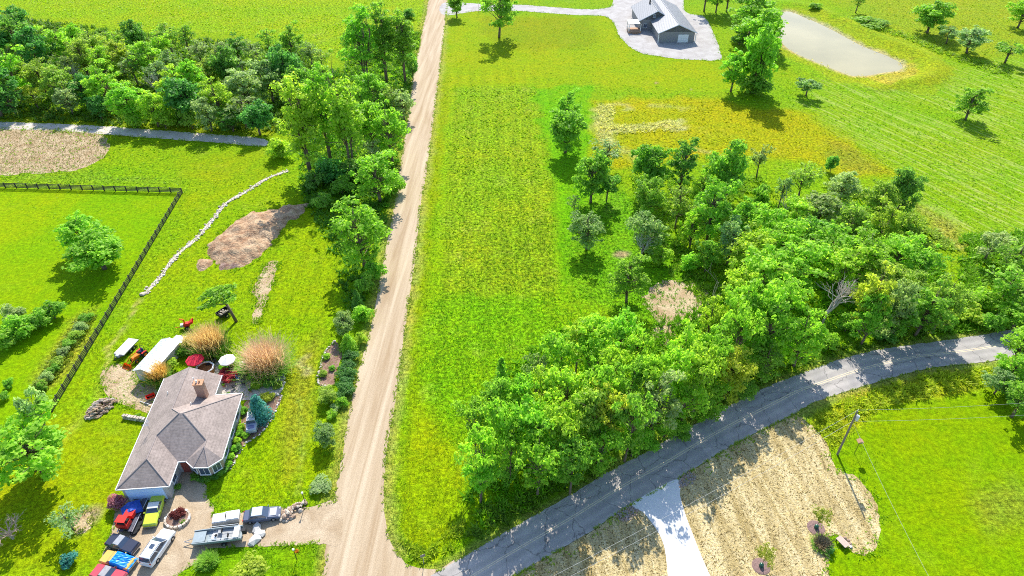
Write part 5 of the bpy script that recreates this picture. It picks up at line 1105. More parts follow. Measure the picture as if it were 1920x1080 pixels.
for i, (x, y) in enumerate([(257, 992), (261, 984), (252, 999)]):
    c = P(x, y); t = root('loose_wheel', (c.x, c.y, .03), .5 + i, f"{['front', 'upper', 'lower'][i]} loose black wheel lying right of the red truck body", 'wheel', 'loose wheels by the trailer')
    MB().lathe([(.22, .02), (.42, 0), (.46, .08), (.46, .2), (.42, .28), (.22, .26)], 16).build('tyre', M_DARK, t); MB().lathe([(.05, .05), (.22, .05), (.22, .2), (.06, .16)], 12).build('rim', M_CHROME, t)
c = P(251, 961); th = root('tarp_heap', (c.x, c.y, .5), .6, 'crumpled dark blue tarp heap on the car trailer', 'tarp')
drape('cover', th, -1.2, 1.2, 1.1, lambda x: .75 * math.exp(-x * x * .8) + .15, mat('navy_tarp', (.02, .08, .40), .45, var=.3), 9)
for i, (a, b) in enumerate([((262, 962), (272, 940)), ((267, 966), (277, 941)), ((226, 992), (243, 952))]):
    tag(MB().tube(P(*a, .12), P(*b, .12), .05, .05, 6).build('metal_pipe', M_CHROME), f"{['left', 'right', 'far left'][i]} metal pipe lying on the ground beside the car trailer", 'pipe', 'pipes by the trailer')
# work boat on a trailer
c = P(412, 1012); bt = root('work_boat', (c.x, c.y, 0), heading((456, 1010), (372, 1020)), 'grey aluminium work boat on a trailer by the driveway', 'boat')
M_ALU = mat('aluminium_grey', (.27, .32, .34), .6, metal=.2, var=.1); M_DKD = mat('deck_grey', (.36, .37, .37), .8, var=.12)
hl = MB(); st = [(-3.0, .95, .62), (-1.0, 1.02, .6), (1.2, 1.0, .62), (2.3, .98, .64), (3.0, .94, .74)]; V = []; F = []
for x, w_, z in st: V += [(x, w_ * .75, .55), (x, w_, .85), (x, w_, 1.25), (x, w_ - .1, 1.25), (x, w_ - .12, .8), (x, -(w_ - .12), .8), (x, -(w_ - .1), 1.25), (x, -w_, 1.25), (x, -w_, .85), (x, -w_ * .75, .55)]
for i in range(4):
    for k in range(10): F.append((i * 10 + k, i * 10 + (k + 1) % 10, i * 10 + 10 + (k + 1) % 10, i * 10 + 10 + k))
F += [tuple(range(9, -1, -1)), tuple(range(40, 50))]
hl.add(V, F).build('hull', M_ALU, bt)
MB().box((2.2, 0, 1.12), (1.5, 1.5, .06)).build('bow_deck', M_ALU, bt); MB().box((-2.4, 0, 1.15), (.7, 1.6, .5)).build('stern_box', M_WHITE, bt)
for x, y in ((-1.2, .45), (-.3, -.4)):
    s_ = MB().box((x, y, 1.2), (.5, .5, .14)).build('seat', M_DKD, bt); MB().box((x - .25, y, 1.45), (.1, .5, .4)).build('backrest', M_BLACK, s_); MB().tube((x, y, .8), (x, y, 1.15), .05).build('pedestal', M_GREYM, s_)
MB().box((.3, .35, 1.15), (.6, .8, .6), top=.85).build('console', M_WHITE, bt); MB().tube((.1, .35, 1.5), (-.05, .35, 1.6), .16, .16, 10).build('steering_wheel', M_BLACK, bt)
MB().box((-1.0, -.1, .86), (3.4, 1.5, .04)).build('floor', M_DKD, bt); MB().box((-3.35, 0, 1.25), (.5, .45, .8)).build('outboard_motor', M_BLACK, bt)
for y in (-.95, .95): MB().path([(-2.6, y, 1.25), (-2.5, y, 1.6), (.9, y, 1.6), (1.0, y, 1.25)], .03).build('grab_rail', M_WHITE, bt)
MB().box((0, 0, .46), (5.4, 1.3, .1)).build('trailer_frame', M_GREYM, bt); MB().path([(2.7, -.5, .45), (4.3, 0, .45), (2.7, .5, .45)], .05).build('drawbar', M_GREYM, bt); wheels(bt, [(-.8, .98), (-.8, -.98)], .33, .22)
# two white lidded boxes
for i, (p, t) in enumerate([((415, 978), 'left of two white lidded boxes above the boat'), ((438, 973), 'right of two white lidded boxes above the boat')]):
    c = P(*p); o = root('storage_box', (c.x, c.y, .03), heading((400, 980), (446, 973)), t, 'box', 'white boxes on the driveway')
    MB().box((0, 0, .4), (1.7, 1.25, .8), top=1.04).build('bin', mat('bin_white', (.66, .66, .65), .6), o); MB().box((0, 0, .88), (1.85, 1.4, .16), top=.9).build('lid', M_WHITE, o)
    for s in (-1, 1): MB().box((s * .5, 0, .975), (.1, 1.2, .05)).build('lid_rib', M_WHITE, o)

# flatbed trailer, tractor, chipper, cart behind the house
c = P(236, 660); ft = root('flatbed_trailer', (c.x, c.y, 0), heading((252, 643), (218, 679)), 'silver flatbed trailer on the grass left of the white shed', 'trailer')
for k in range(7): MB().box((-.55, -.84 + k * .28, .78), (3.9, .26, .06)).build('plank', mat('bed_plank', (.52, .50, .47), .6, metal=.2, var=.12), ft)
MB().box((-.5, 0, .68), (4.0, 1.9, .1)).build('frame', M_GREYM, ft); MB().path([(1.4, -.8, .65), (2.6, 0, .6), (1.4, .8, .65)], .06).build('drawbar', M_BLACK, ft); MB().tube((2.5, 0, .05), (2.5, 0, .9), .05).build('jack', M_BLACK, ft)
MB().box((1.75, .1, .85), (.5, .6, .4)).build('winch_box', mat('box_grey', (.45, .47, .52), .5), ft); wheels(ft, [(-.9, .98), (-.9, -.98), (-.1, .98), (-.1, -.98)], .34, .22)
c = P(262, 672); tk = root('compact_tractor', (c.x, c.y, 0), heading((276, 656), (236, 688)), 'compact tractor with orange front loader left of the white shed', 'tractor')
MB().box((.55, 0, .85), (1.4, .62, .55), top=.92).build('hood', M_ORANGE, tk); MB().box((-.55, 0, .7), (1.2, .8, .3)).build('chassis', M_BLACK, tk)
for s in (-1, 1): MB().box((-.75, s * .6, 1.05), (.9, .3, .1)).build('fender', M_RED, tk); MB().path([(-.1, s * .45, 1.1), (.9, s * .48, 1.3), (2.2, s * .48, .5)], .07).build('loader_arm', M_ORANGE, tk)
st_ = MB().box((-.75, 0, 1.05), (.5, .55, .12)).build('seat', mat('seat_blue', (.03, .05, .15), .6), tk); MB().box((-1.0, 0, 1.3), (.1, .5, .45)).build('backrest', MATS['seat_blue'], st_)
MB().path([(-1.1, -.5, .9), (-1.1, -.5, 2.0), (-1.1, .5, 2.0), (-1.1, .5, .9)], .04).build('roll_bar', M_BLACK, tk); MB().tube((-.2, 0, 1.1), (-.35, 0, 1.35), .03).build('steering_column', M_BLACK, tk); MB().lathe([(.17, 0), (.2, .02), (.17, .04)], 12, (-.37, 0, 1.36)).build('steering_wheel', M_BLACK, tk)
MB().add([(2.2, -.8, .15), (2.2, .8, .15), (2.9, .8, .1), (2.9, -.8, .1), (2.2, -.8, .7), (2.2, .8, .7), (2.75, .8, .15), (2.75, -.8, .15)], [(0, 1, 2, 3), (0, 4, 5, 1), (0, 3, 4), (1, 5, 2), (3, 2, 1, 0), (1, 5, 4, 0)]).build('bucket', M_ORANGE, tk)
wheels(tk, [(-.75, .62), (-.75, -.62)], .55, .32, M_ORANGE); wheels(tk, [(.95, .52), (.95, -.52)], .33, .24, M_ORANGE)
c = P(352, 614); wc = root('wood_chipper', (c.x, c.y, 0), .3, 'red wood chipper on wheels behind the tan reeds', 'machine')
MB().box((0, 0, .75), (1.0, .8, .7), top=.85).build('housing', M_RED, wc); MB().add([(.5, -.35, .7), (.5, .35, .7), (1.2, .55, 1.1), (1.2, -.55, 1.1), (.5, -.35, 1.1), (.5, .35, 1.1), (1.2, .55, 1.6), (1.2, -.55, 1.6)], [(0, 3, 2, 1), (0, 1, 5, 4), (1, 2, 6, 5), (3, 0, 4, 7), (4, 5, 6, 7)]).build('feed_hopper', M_RED, wc)
MB().path([(-.2, 0, 1.1), (-.3, 0, 1.9), (-.9, 0, 2.1)], .14, 8).build('discharge_chute', M_ORANGE, wc); MB().box((-.75, 0, .7), (.5, .6, .5)).build('engine', mat('engine_white', (.5, .48, .45), .6), wc); MB().tube((-1.0, 0, .45), (-2.0, 0, .4), .05).build('drawbar', M_RED, wc); wheels(wc, [(0, .6), (0, -.6)], .33, .2)
c = P(421, 592); ct = root('dump_cart', (c.x, c.y, 0), heading((410, 596), (434, 580)), 'black open dump cart standing under the spreading tree', 'cart')
for s in (-1, 1): MB().box((0, s * .72, .85), (2.2, .06, .55)).build('side_panel', M_BLACK, ct); MB().box((s * 1.1, 0, .85), (.06, 1.4, .55)).build('end_panel', M_BLACK, ct)
MB().box((0, 0, .58), (2.2, 1.4, .06)).build('floor', M_BLACK, ct); ld = MB()
for k in range(26): ld.rock((random.uniform(-.85, .85), random.uniform(-.5, .5), .75 + random.uniform(0, .2)), random.uniform(.12, .24), k)
tag(ld.build('load', mat('load_tan', (.42, .36, .28), .9, var=.3), ct), kind='stuff'); MB().path([(1.1, 0, .5), (2.0, 0, .4)], .05).build('drawbar', M_BLACK, ct); wheels(ct, [(0, .82), (0, -.82)], .36, .22)

# ------------------------------------------------------------------ patio
def parasol(p, r, col, label):
    c = P(*p); o = root('parasol', (c.x, c.y, .03), .3, label, 'parasol'); n = 8
    MB().lathe([(.3, 0), (.3, .08), (.06, .12)], 12).build('base', M_GREYM, o); MB().tube((0, 0, .1), (0, 0, 2.6), .03, .03, 8).build('pole', M_CHROME, o)
    V = [(0, 0, 2.65)]; F = []
    for i in range(2 * n):
        a = math.pi * i / n; k = 1 if i % 2 == 0 else .93; V.append((r * k * math.cos(a), r * k * math.sin(a), 2.12 - (0 if i % 2 == 0 else .03)))
    for i in range(2 * n): F.append((0, 1 + i, 1 + (i + 1) % (2 * n)))
    for i in range(2 * n): V.append((V[1 + i][0], V[1 + i][1], V[1 + i][2] - .16))
    for i in range(2 * n): F.append((1 + i, 1 + 2 * n + i, 1 + 2 * n + (i + 1) % (2 * n), 1 + (i + 1) % (2 * n)))
    cn = MB().add(V, F).build('canopy', col, o)
    for i in range(n): a = 2 * math.pi * i / n; MB().tube((0, 0, 2.57), (r * .97 * math.cos(a), r * .97 * math.sin(a), 2.07), .014, .014, 4).build('rib', M_CHROME, o)
    MB().lathe([(.04, 0), (.05, .05), (.01, .12)], 8, (0, 0, 2.65)).build('finial', M_CHROME, o)
parasol((372, 692), 1.45, mat('red_canvas', (.62, .02, .05), .8, var=.08), 'red parasol open over the patio behind the house')
parasol((432, 692), 1.35, mat('white_canvas', (.74, .74, .72), .8, var=.05), 'white parasol open over the patio behind the house')
def table(p, label):
    c = P(*p); o = root('patio_table', (c.x, c.y, .03), .4, label, 'table'); MB().lathe([(.6, .7), (.62, .74)], 16).build('tabletop', M_DARK, o)
    for k in range(4): a = k * 1.571; MB().tube((.45 * math.cos(a), .45 * math.sin(a), 0), (.4 * math.cos(a), .4 * math.sin(a), .7), .03).build('leg', M_BLACK, o)
def chair(p, rz, m_, label, group='patio chairs'):
    c = P(*p); o = root('patio_chair', (c.x, c.y, .03), rz, label, 'chair', group); MB().box((0, 0, .43), (.52, .5, .06)).build('seat', m_, o); MB().box((-.25, 0, .72), (.06, .5, .55), ry=-.15).build('backrest', m_, o)
    for x in (-.22, .22):
        for y in (-.21, .21): MB().tube((x, y, 0), (x, y, .42), .022).build('leg', M_BLACK, o)
    for y in (-.27, .27): MB().box((0, y, .64), (.5, .05, .04)).build('armrest', m_, o)
table((394, 686), 'round dark table between the red and white parasols'); table((458, 712), 'round table on the pale patio right of the red maple shrub')
M_CHB = mat('chair_blue', (.06, .12, .30), .6); M_CHD = mat('chair_dark', (.05, .05, .06), .7)
for i, (x, y, r, m_, t) in enumerate([(384, 680, 1.0, M_CHD, 'dark patio chair left of the table under the parasols'), (404, 680, 2.2, M_CHD, 'dark patio chair right of the table under the parasols'), (402, 668, 4.0, M_RED, 'red patio chair between the parasols'), (448, 712, .3, M_CHB, 'blue patio chair left of the table on the pale patio'), (468, 708, 3.2, M_CHB, 'blue patio chair right of the table on the pale patio'), (458, 722, 1.6, M_CHD, 'dark patio chair below the table on the pale patio'), (440, 728, .9, M_CHD, 'dark patio chair nearest the house wall on the pale patio')]): chair((x, y), r, m_, t)
c = P(387, 697); hb = root('wooden_tub', (c.x, c.y, .03), .2, 'octagonal wooden tub with white rim behind the house roof', 'tub')
for k in range(8):
    a = k * math.pi / 4; MB().box((1.25 * math.cos(a), 1.25 * math.sin(a), .45), (.1, 1.06, .9), a).build('side_panel', mat('cedar', (.36, .17, .07), .8, var=.2), hb); MB().box((1.27 * math.cos(a), 1.27 * math.sin(a), .94), (.26, 1.12, .08), a).build('rim', M_WHITE, hb)
MB().lathe([(1.2, .55), (1.2, .6)], 8).build('cover', mat('tub_brown', (.30, .12, .04), .8), hb)
c = P(509, 702); gb = root('garden_globe', (c.x, c.y, 0), 0, 'pale blue gazing globe at the foot of the large reeds', 'ornament'); MB().lathe([(.16, 0), (.1, .1), (.09, .5), (.14, .6)], 10).build('stand', M_STONEW, gb); MB().lathe([(.02, 0), (.17, .1), (.24, .25), (.17, .4), (.02, .48)], 14, (0, 0, .6)).build('globe', mat('globe_blue', (.45, .55, .75), .15, spec=.8), gb, True)
for i, (x, y) in enumerate([(430, 742), (455, 742), (440, 716), (470, 735), (420, 725)]):
    c = P(x, y); fp = root('flower_pot', (c.x, c.y, .03), 0, ['flower pot nearest the house corner on the patio', 'flower pot beside the blue spruce corner of the patio', 'flower pot left of the pale patio table', 'flower pot at the right of the pale patio', 'flower pot beside the red maple shrub'][i], 'flower pot', 'patio flower pots')
    MB().lathe([(.14, 0), (.22, .34), (.25, .38), (.2, .36)], 10).build('pot', mat('terracotta', (.45, .2, .11), .8), fp)
    k = link(bpy.data.objects.new('plant', KINDS['ball'][0][3]), fp); k.scale = (.3, .3, .3); k.location = (0, 0, .3); k.color = (.25, .45, .05, 1)

# reeds: ornamental grass clumps
def reeds(p, w, h, label, seed, plume=(.50, .33, .17)):
    c = P(*p); o = root('ornamental_grass', (c.x, c.y, 0), 0, label, 'grass clump'); r = np.random.default_rng(seed)
    def blades(n, hh, spread, col, wid, name, lo=0.0):
        x0, y0 = r.normal(0, w * .17, n), r.normal(0, w * .17, n); a = r.uniform(0, 6.283, n); s_ = spread * np.sqrt(r.random(n)); H_ = hh * r.uniform(.65, 1.05, n)
        tip = np.stack([x0 + s_ * np.cos(a), y0 + s_ * np.sin(a), H_], 1); mid = np.stack([x0 + .35 * s_ * np.cos(a), y0 + .35 * s_ * np.sin(a), H_ * .6], 1); base = np.stack([x0, y0, np.full(n, lo)], 1)
        d = np.stack([-np.sin(a), np.cos(a), np.zeros(n)], 1) * wid
        V = np.stack([base - d, base + d, mid + d, mid - d, mid - d * 1.2, mid + d * 1.2, tip + d * .5, tip - d * .5], 1).reshape(-1, 3)
        cc = np.tile(np.array(col), (2 * n, 1)) * np.repeat(r.uniform(.7, 1.25, (n, 1)), 2, 0)
        me = np_mesh(name, V, np.arange(len(V)).reshape(-1, 4), [M_BLADE], {'Col': ('FLOAT_COLOR', 'FACE', np.concatenate([cc, np.ones((2 * n, 1))], 1)), 'tint': ('FLOAT', 'FACE', np.full(2 * n, .5))}); return link(bpy.data.objects.new(name, me), o)
    blades(1700, h, w * .42, plume, .024, 'plumes'); blades(1300, h * .5, w * .52, (.28, .50, .07), .04, 'leaves')
reeds((502, 694), 7.6, 5.2, 'largest clump of tan plumed reeds right of the patio', 1, (.85, .58, .42)); reeds((400, 660), 5.0, 5.0, 'tall tan reed clump behind the parasols', 2, (.85, .58, .30)); reeds((362, 655), 2.6, 2.8, 'low straw coloured reed clump beside the white shed end', 3, (.8, .62, .3)); reeds((300, 712), 3.4, 3.0, 'orange tan reed clump between white shed and house', 4, (.85, .55, .2))
reeds((391, 1056), 2.0, 1.3, 'spiky green fountain grass below the boat', 5, (.42, .62, .10))

# ------------------------------------------------------------------ stones, logs, heaps
def heap(name, label, cat, poly, n, r, m_, z=.0, part='stone', flat=.7, kind=None, ex=(1, 1), stack=.0, cap=300):
    x, y = in_poly(poly, n, 500 + n); cx, cy = x.mean(), y.mean(); o = root(name, (cx, cy, 0), 0, label, cat)
    pr = []
    for k in range(6):
        t = MB().rock((0, 0, 0), 1, 60 + k, flat, ex); me = bpy.data.meshes.new(part); me.from_pydata(t.v, [], t.f); me.materials.append(m_[k % len(m_)]); pr.append(me)
    sd = poly_sd(x, y, sand(poly)); mx_ = sd.max()
    rr_ = random.Random(n)
    for i in range(len(x)):
        q = link(bpy.data.objects.new(part, pr[i % 6]), o); s = rr_.uniform(*r); q.scale = (s, s, s); q.location = (x[i] - cx, y[i] - cy, z + s * .35 + stack * (sd[i] / mx_) * rr_.uniform(.2, 1)); q.rotation_euler = (rr_.uniform(-.3, .3), rr_.uniform(-.3, .3), rr_.uniform(0, 6.3))
    return o
M_STONER = mat('brown_stone', (.36, .25, .18), .9, var=.3, scale=2); M_STONEG = mat('grey_stone', (.30, .26, .25), .9, var=.25, scale=2)
heap('rock_pile', 'pile of brown rocks beside the driveway mouth', 'rock pile', [(526, 978), (532, 962), (550, 948), (572, 938), (578, 948), (560, 962), (540, 978)], 90, (.14, .34), [M_STONER, M_STONE], stack=.6)
for i, (p, s, t) in enumerate([((482, 992), .75, 'flat pale boulder below the dark sedan'), ((488, 1002), .8, 'middle pale boulder right of the boat stern'), ((478, 1013), .85, 'lowest pale boulder beside the boat stern'), ((470, 1020), .45, 'small pale boulder at the boat wheel')]):
    c = P(*p); o = root('boulder', (c.x, c.y, 0), 0, t, 'boulder', 'limestone boulders by the boat'); MB().rock((0, 0, s * .25), s, 80 + i, .5, (1.2, .8)).build('stone', M_STONEW, o)
heap('rubble_bed', 'grey rubble patch left of the concrete driveway mouth', 'rubble', [(1155, 962), (1180, 948), (1198, 956), (1190, 970), (1172, 979), (1160, 974)], 200, (.08, .18), [M_STONEG, M_STONER])
heap('rubble_bed', 'grey rubble patch right of the concrete driveway mouth', 'rubble', [(1272, 900), (1292, 882), (1306, 894), (1300, 906), (1274, 915)], 180, (.08, .18), [M_STONEG, M_STONER])
# stone lined ditch
dl = smooth_line(PA([(540, 320), (500, 335), (460, 360), (425, 380), (400, 410), (370, 445), (330, 480), (300, 520), (272, 550)]), .35)
rr = random.Random(4); o = root('stone_ditch', dl[-1], 0, 'winding dry ditch lined with white stones across the left lawn', 'ditch'); bed = MB(); V = []; F = []
for i, p in enumerate(dl):
    d = (dl[min(i + 1, len(dl) - 1)] - dl[max(i - 1, 0)]).normalized(); nrm = Vector((-d.y, d.x, 0)); w_ = .38 + .1 * math.sin(i * .35)
    for s in (-1, 1): q = p + nrm * s * w_ - dl[-1]; V.append((q.x, q.y, .02))
for i in range(len(dl) - 1): F.append((2 * i, 2 * i + 1, 2 * i + 3, 2 * i + 2))
bo = bed.add(V, F).build('gravel_bed', M_LANE, o)
if bo.data.polygons[0].normal.z < 0: bo.data.flip_normals()
prs = []
for k in range(6):
    t = MB().rock((0, 0, 0), 1, 160 + k, .6); me = bpy.data.meshes.new('stone'); me.from_pydata(t.v, [], t.f); me.materials.append([M_STONEW, M_STONE, M_STONE][k % 3]); prs.append(me)
small = MB()
for i, p in enumerate(dl):
    d = (dl[min(i + 1, len(dl) - 1)] - dl[max(i - 1, 0)]).normalized(); nrm = Vector((-d.y, d.x, 0))
    if i % 2 == 0:
        s = rr.choice((-1, 1)); q = link(bpy.data.objects.new('stone', prs[i % 6]), o); k = rr.uniform(.16, .34); q.scale = (k, k, k); q.location = p + nrm * s * rr.uniform(.35, .75) - dl[-1] + Vector((0, 0, k * .3)); q.rotation_euler = (0, 0, rr.uniform(0, 6))
    for _ in range(3): a = p + nrm * rr.uniform(-.6, .6) - dl[-1]; small.rock((a.x, a.y, .05), rr.uniform(.06, .14), rr.randrange(9999))
tag(small.build('pebbles', M_STONE, o), kind='stuff')
q = link(bpy.data.objects.new('stone', prs[1]), o); q.scale = (.75, .55, .5); q.location = (-.3, -.4, .15)
# log pile, stone wall
def logs(name, label, poly, n, m_, hgt, ang):
    x, y = in_poly(poly, n, 700 + n); cx, cy = x.mean(), y.mean(); o = root(name, (cx, cy, 0), 0, label, 'log pile'); rr_ = random.Random(n); sd = poly_sd(x, y, sand(poly)); pr = []
    for k in range(4):
        t = MB().tube((-.28, 0, 0), (.28, 0, 0), .13 - .01 * k, .13, 6 - k % 2); me = bpy.data.meshes.new('log'); me.from_pydata(t.v, [], t.f); me.materials.append(m_[k % len(m_)]); pr.append(me)
    for i in range(n if n < len(x) else len(x)):
        q = link(bpy.data.objects.new('log', pr[i % 4]), o); q.location = (x[i] - cx, y[i] - cy, .12 + hgt * min(1, sd[i] / .9) * rr_.uniform(.1, 1)); q.rotation_euler = (rr_.uniform(0, 3), rr_.uniform(-.3, .3), ang + rr_.uniform(-.6, .6)); k = rr_.uniform(.8, 1.5); q.scale = (k, k, k)
logs('log_pile', 'long pile of split firewood on the lawn left of the house', [(162, 778), (176, 756), (200, 748), (219, 752), (212, 764), (196, 776), (180, 787), (164, 787)], 170, [M_LOG, M_LOGE, M_STONER, M_STONE], .8, .5)
wl = root('stone_wall', P(232, 785), 0, 'low stacked stone wall between firewood and house', 'wall'); a, b = P(232, 783) , P(274, 790); rr = random.Random(8)
for lay in range(3):
    nb_ = 8
    for k in range(nb_):
        p = a.lerp(b, (k + .5 + .25 * (lay % 2)) / nb_) - P(232, 785); MB().box((p.x, p.y + rr.uniform(-.06, .06), .12 + lay * .23), ((b - a).length / nb_ * rr.uniform(.8, .96), .5, .2), heading((232, 783), (274, 790)) + rr.uniform(-.06, .06), top=.94).build('stone', [M_STONE, M_STONEW, M_LOGE][rr.randrange(3)], wl)
def edging(name, label, pts, n, r):
    ln_ = smooth_line(PA(pts), .3); o = root(name, ln_[0], 0, label, 'edging'); rr_ = random.Random(n)
    for i in range(n):
        p = ln_[int(i * (len(ln_) - 1) / (n - 1))] - ln_[0]; s = rr_.uniform(*r); q = link(bpy.data.objects.new('stone', prs[i % 6]), o); q.scale = (s, s * .8, s); q.location = p + Vector((rr_.uniform(-.1, .1), rr_.uniform(-.1, .1), s * .3)); q.rotation_euler = (0, 0, rr_.uniform(0, 6))
edging('stone_edging', 'row of stones edging the mulch bed by the road', [(628, 640), (610, 660), (600, 690), (597, 718), (620, 727)], 34, (.14, .3))
edging('stone_edging', 'row of stones edging the bed below the blue spruce', [(528, 742), (512, 780), (490, 812), (460, 834), (432, 880)], 40, (.12, .26))
edging('stone_edging', 'row of stones along the patio right side', [(520, 690), (534, 712), (522, 740)], 16, (.18, .36))
# round planter
c = P(334, 974); pl = root('round_planter', (c.x, c.y, .03), 0, 'round stone ring planter on the gravel driveway', 'planter')
for k in range(18): a = k * 2 * math.pi / 18; MB().box((1.55 * math.cos(a), 1.35 * math.sin(a), .2), (.28, .46, .4), a, top=.94).build('stone', M_STONE if k % 3 else M_STONEW, pl)
MB().lathe([(1.45, .25), (1.4, .3), (.1, .4)], 16, sy=.87).build('soil', M_MULCH, pl)
# dirt mound with heaps
def mound(name, label, poly, hgt, m_, seed, cat='mound'):
    w = smooth_line(PA(poly), .6, True); xs = [p.x for p in w]; ys = [p.y for p in w]; gx_, gy_ = np.arange(min(xs) - .3, max(xs) + .3, .3), np.arange(min(ys) - .3, max(ys) + .3, .3)
    XX_, YY_ = np.meshgrid(gx_, gy_); x, y = XX_.ravel(), YY_.ravel(); sd = poly_sd(x, y, [(p.x, p.y) for p in w]) + (vnoise(x, y, 1.3, seed + 5) - .6) * min(1.6, hgt * 1.2)
    z = hgt * (1 - np.exp(-np.clip(sd, 0, None) / (hgt * 1.4 + .3))) * (.45 + .9 * vnoise(x, y, 1.7, seed)) + (vnoise(x, y, .5, seed + 1) - .4) * .22 * np.clip(sd, 0, 1)
    z = np.where(sd > 0, np.maximum(z, .02), -.08); k = len(gx_); i_ = (np.arange(len(gy_) - 1)[:, None] * k + np.arange(k - 1)[None, :]).ravel()
    F = np.stack([i_, i_ + 1, i_ + k + 1, i_ + k], 1); keep = (sd[F] > -.45).any(1); F = F[keep]
    o = root(name, (x.mean(), y.mean(), 0), 0, label, cat); V = np.stack([x - x.mean(), y - y.mean(), z], 1)
    used = np.unique(F); mp_ = -np.ones(len(V), int); mp_[used] = np.arange(len(used)); me = np_mesh('heap', V[used], mp_[F], [m_], smooth=True); link(bpy.data.objects.new('heap', me), o); return o
M_MOUND = two_tone('mound_soil', (.28, .155, .085), (.46, .325, .20), .5, 3.5, .35, .62, bump=1.0, bd=.2, fine=.35); M_SAND = two_tone('sand', (.50, .37, .22), (.60, .49, .33), .6, 5, .35, .65, bump=.5, bd=.1, fine=.2); M_MULD = two_tone('mulch_pile', (.20, .11, .08), (.34, .24, .19), 1.0, 6, .35, .65, bump=.9, bd=.12, fine=.35)
mound('dirt_mound', 'large brown dirt mound on the lawn beside the big maple', MOUND, 1.5, M_MOUND, 61); mound('sand_pile', 'pale sand pile at the lower edge of the dirt mound', [(408, 482), (425, 470), (462, 468), (466, 480), (440, 488), (412, 492)], .7, M_SAND, 62); mound('mulch_pile', 'dark mulch pile below the pale sand pile', [(412, 494), (440, 488), (468, 482), (474, 490), (450, 502), (420, 508)], .7, M_MULD, 63); mound('soil_pile', 'small reddish soil pile left of the sand pile', [(366, 500), (376, 486), (396, 486), (398, 496), (382, 508)], .6, M_MOUND, 64)

# ------------------------------------------------------------------ small posts and signs
def lamp_post(p, h, label, basket):
    c = P(*p); o = root('garden_post', (c.x, c.y, 0), 0, label, 'post'); MB().tube((0, 0, -.05), (0, 0, h), .05, .045, 8).build('shaft', M_BLACK, o); MB().path([(0, 0, h - .1), (.3, 0, h), (.35, 0, h - .2)], .02).build('hook', M_BLACK, o)
    MB().lathe([(.05, 0), (.12, .06), (.12, .24), (.15, .28), (.02, .36)], 8, (0, 0, h)).build('lantern', M_WHITE, o)
    if basket: MB().lathe([(.03, 0), (.17, .12), (.2, .2)], 10, (.36, 0, h - .48)).build('basket', mat('basket', (.5, .2, .05), .8), o); k = link(bpy.data.objects.new('flowers', KINDS['ball'][1][3]), o); k.scale = (.3, .3, .22); k.location = (.36, 0, h - .35); k.color = (.75, .35, .03, 1)
lamp_post((573, 945), 2.3, 'dark garden post at the upper side of the driveway mouth', False); lamp_post((557, 1050), 2.2, 'garden post with orange flower basket on the lower driveway lawn', True)
c = P(897, 22); mk = root('driveway_marker', (c.x, c.y, 0), 0, 'thin red and white pole beside the upper driveway', 'pole')
for k in range(5): MB().tube((0, 0, k * .9), (0, 0, (k + 1) * .9), .06, .06, 8).build('band', M_RED if k % 2 == 0 else M_WHITE, mk)
c = P(795, 1058); sg = root('road_sign', (c.x, c.y, 0), .4, 'small dark sign post at the corner of gravel and asphalt roads', 'sign'); MB().tube((0, 0, -.05), (0, 0, 2.2), .04, .04, 6).build('post', M_GREYM, sg); MB().box((0, 0, 1.95), (.6, .03, .5)).build('panel', mat('sign_back', (.22, .19, .17), .6), sg)
c = P(1602, 850); bf = root('bird_feeder', (c.x, c.y, 0), 0, 'wooden bird feeder on a pole right of the utility pole', 'bird feeder'); MB().tube((0, 0, -.05), (0, 0, 2.5), .035, .03, 8).build('pole', M_BLACK, bf); MB().box((0, 0, 2.55), (.7, .6, .05)).build('tray', M_DECK, bf)
for s in (-1, 1): MB().box((s * .2, 0, 2.85), (.55, .7, .04), ry=s * .6).build('roof_board', M_DECK, bf); MB().box((0, s * .22, 2.7), (.4, .03, .28)).build('panel', mat('feeder_tan', (.6, .42, .2), .7), bf)
# saplings with watering bags
for i, (p, cp, t) in enumerate([((1530, 990), (1540, 966), 'upper'), ((1427, 1062), (1433, 1036), 'lower')]):
    c = P(*p); o = root('sapling', (c.x, c.y, 0), 0, f"{t} young tree with green watering bag on the straw field", 'tree', 'saplings on the straw field')
    MB().tube((0, 0, -.05), (.15, .1, 3.0), .04, .02, 6).build('trunk', M_BARK, o); k = link(bpy.data.objects.new('crown', KINDS['airy'][i][3]), o); k.scale = (.56, .56, .36); k.location = (.12, .1, .75); k.color = (.38, .42, .06, 1)
    MB().lathe([(.2, 0), (.3, .1), (.26, .45), (.14, .6), (.05, .62)], 12, (0, 0, .05)).build('watering_bag', mat('bag_green', (.01, .10, .06), .35, spec=.6), o)
    MB().lathe([(1.15, .015), (1.05, .06), (.2, .1)], 18).build('mulch_ring', mat('ring_mulch', (.23, .145, .13), .95, var=.4, scale=8, bump=.8), o)
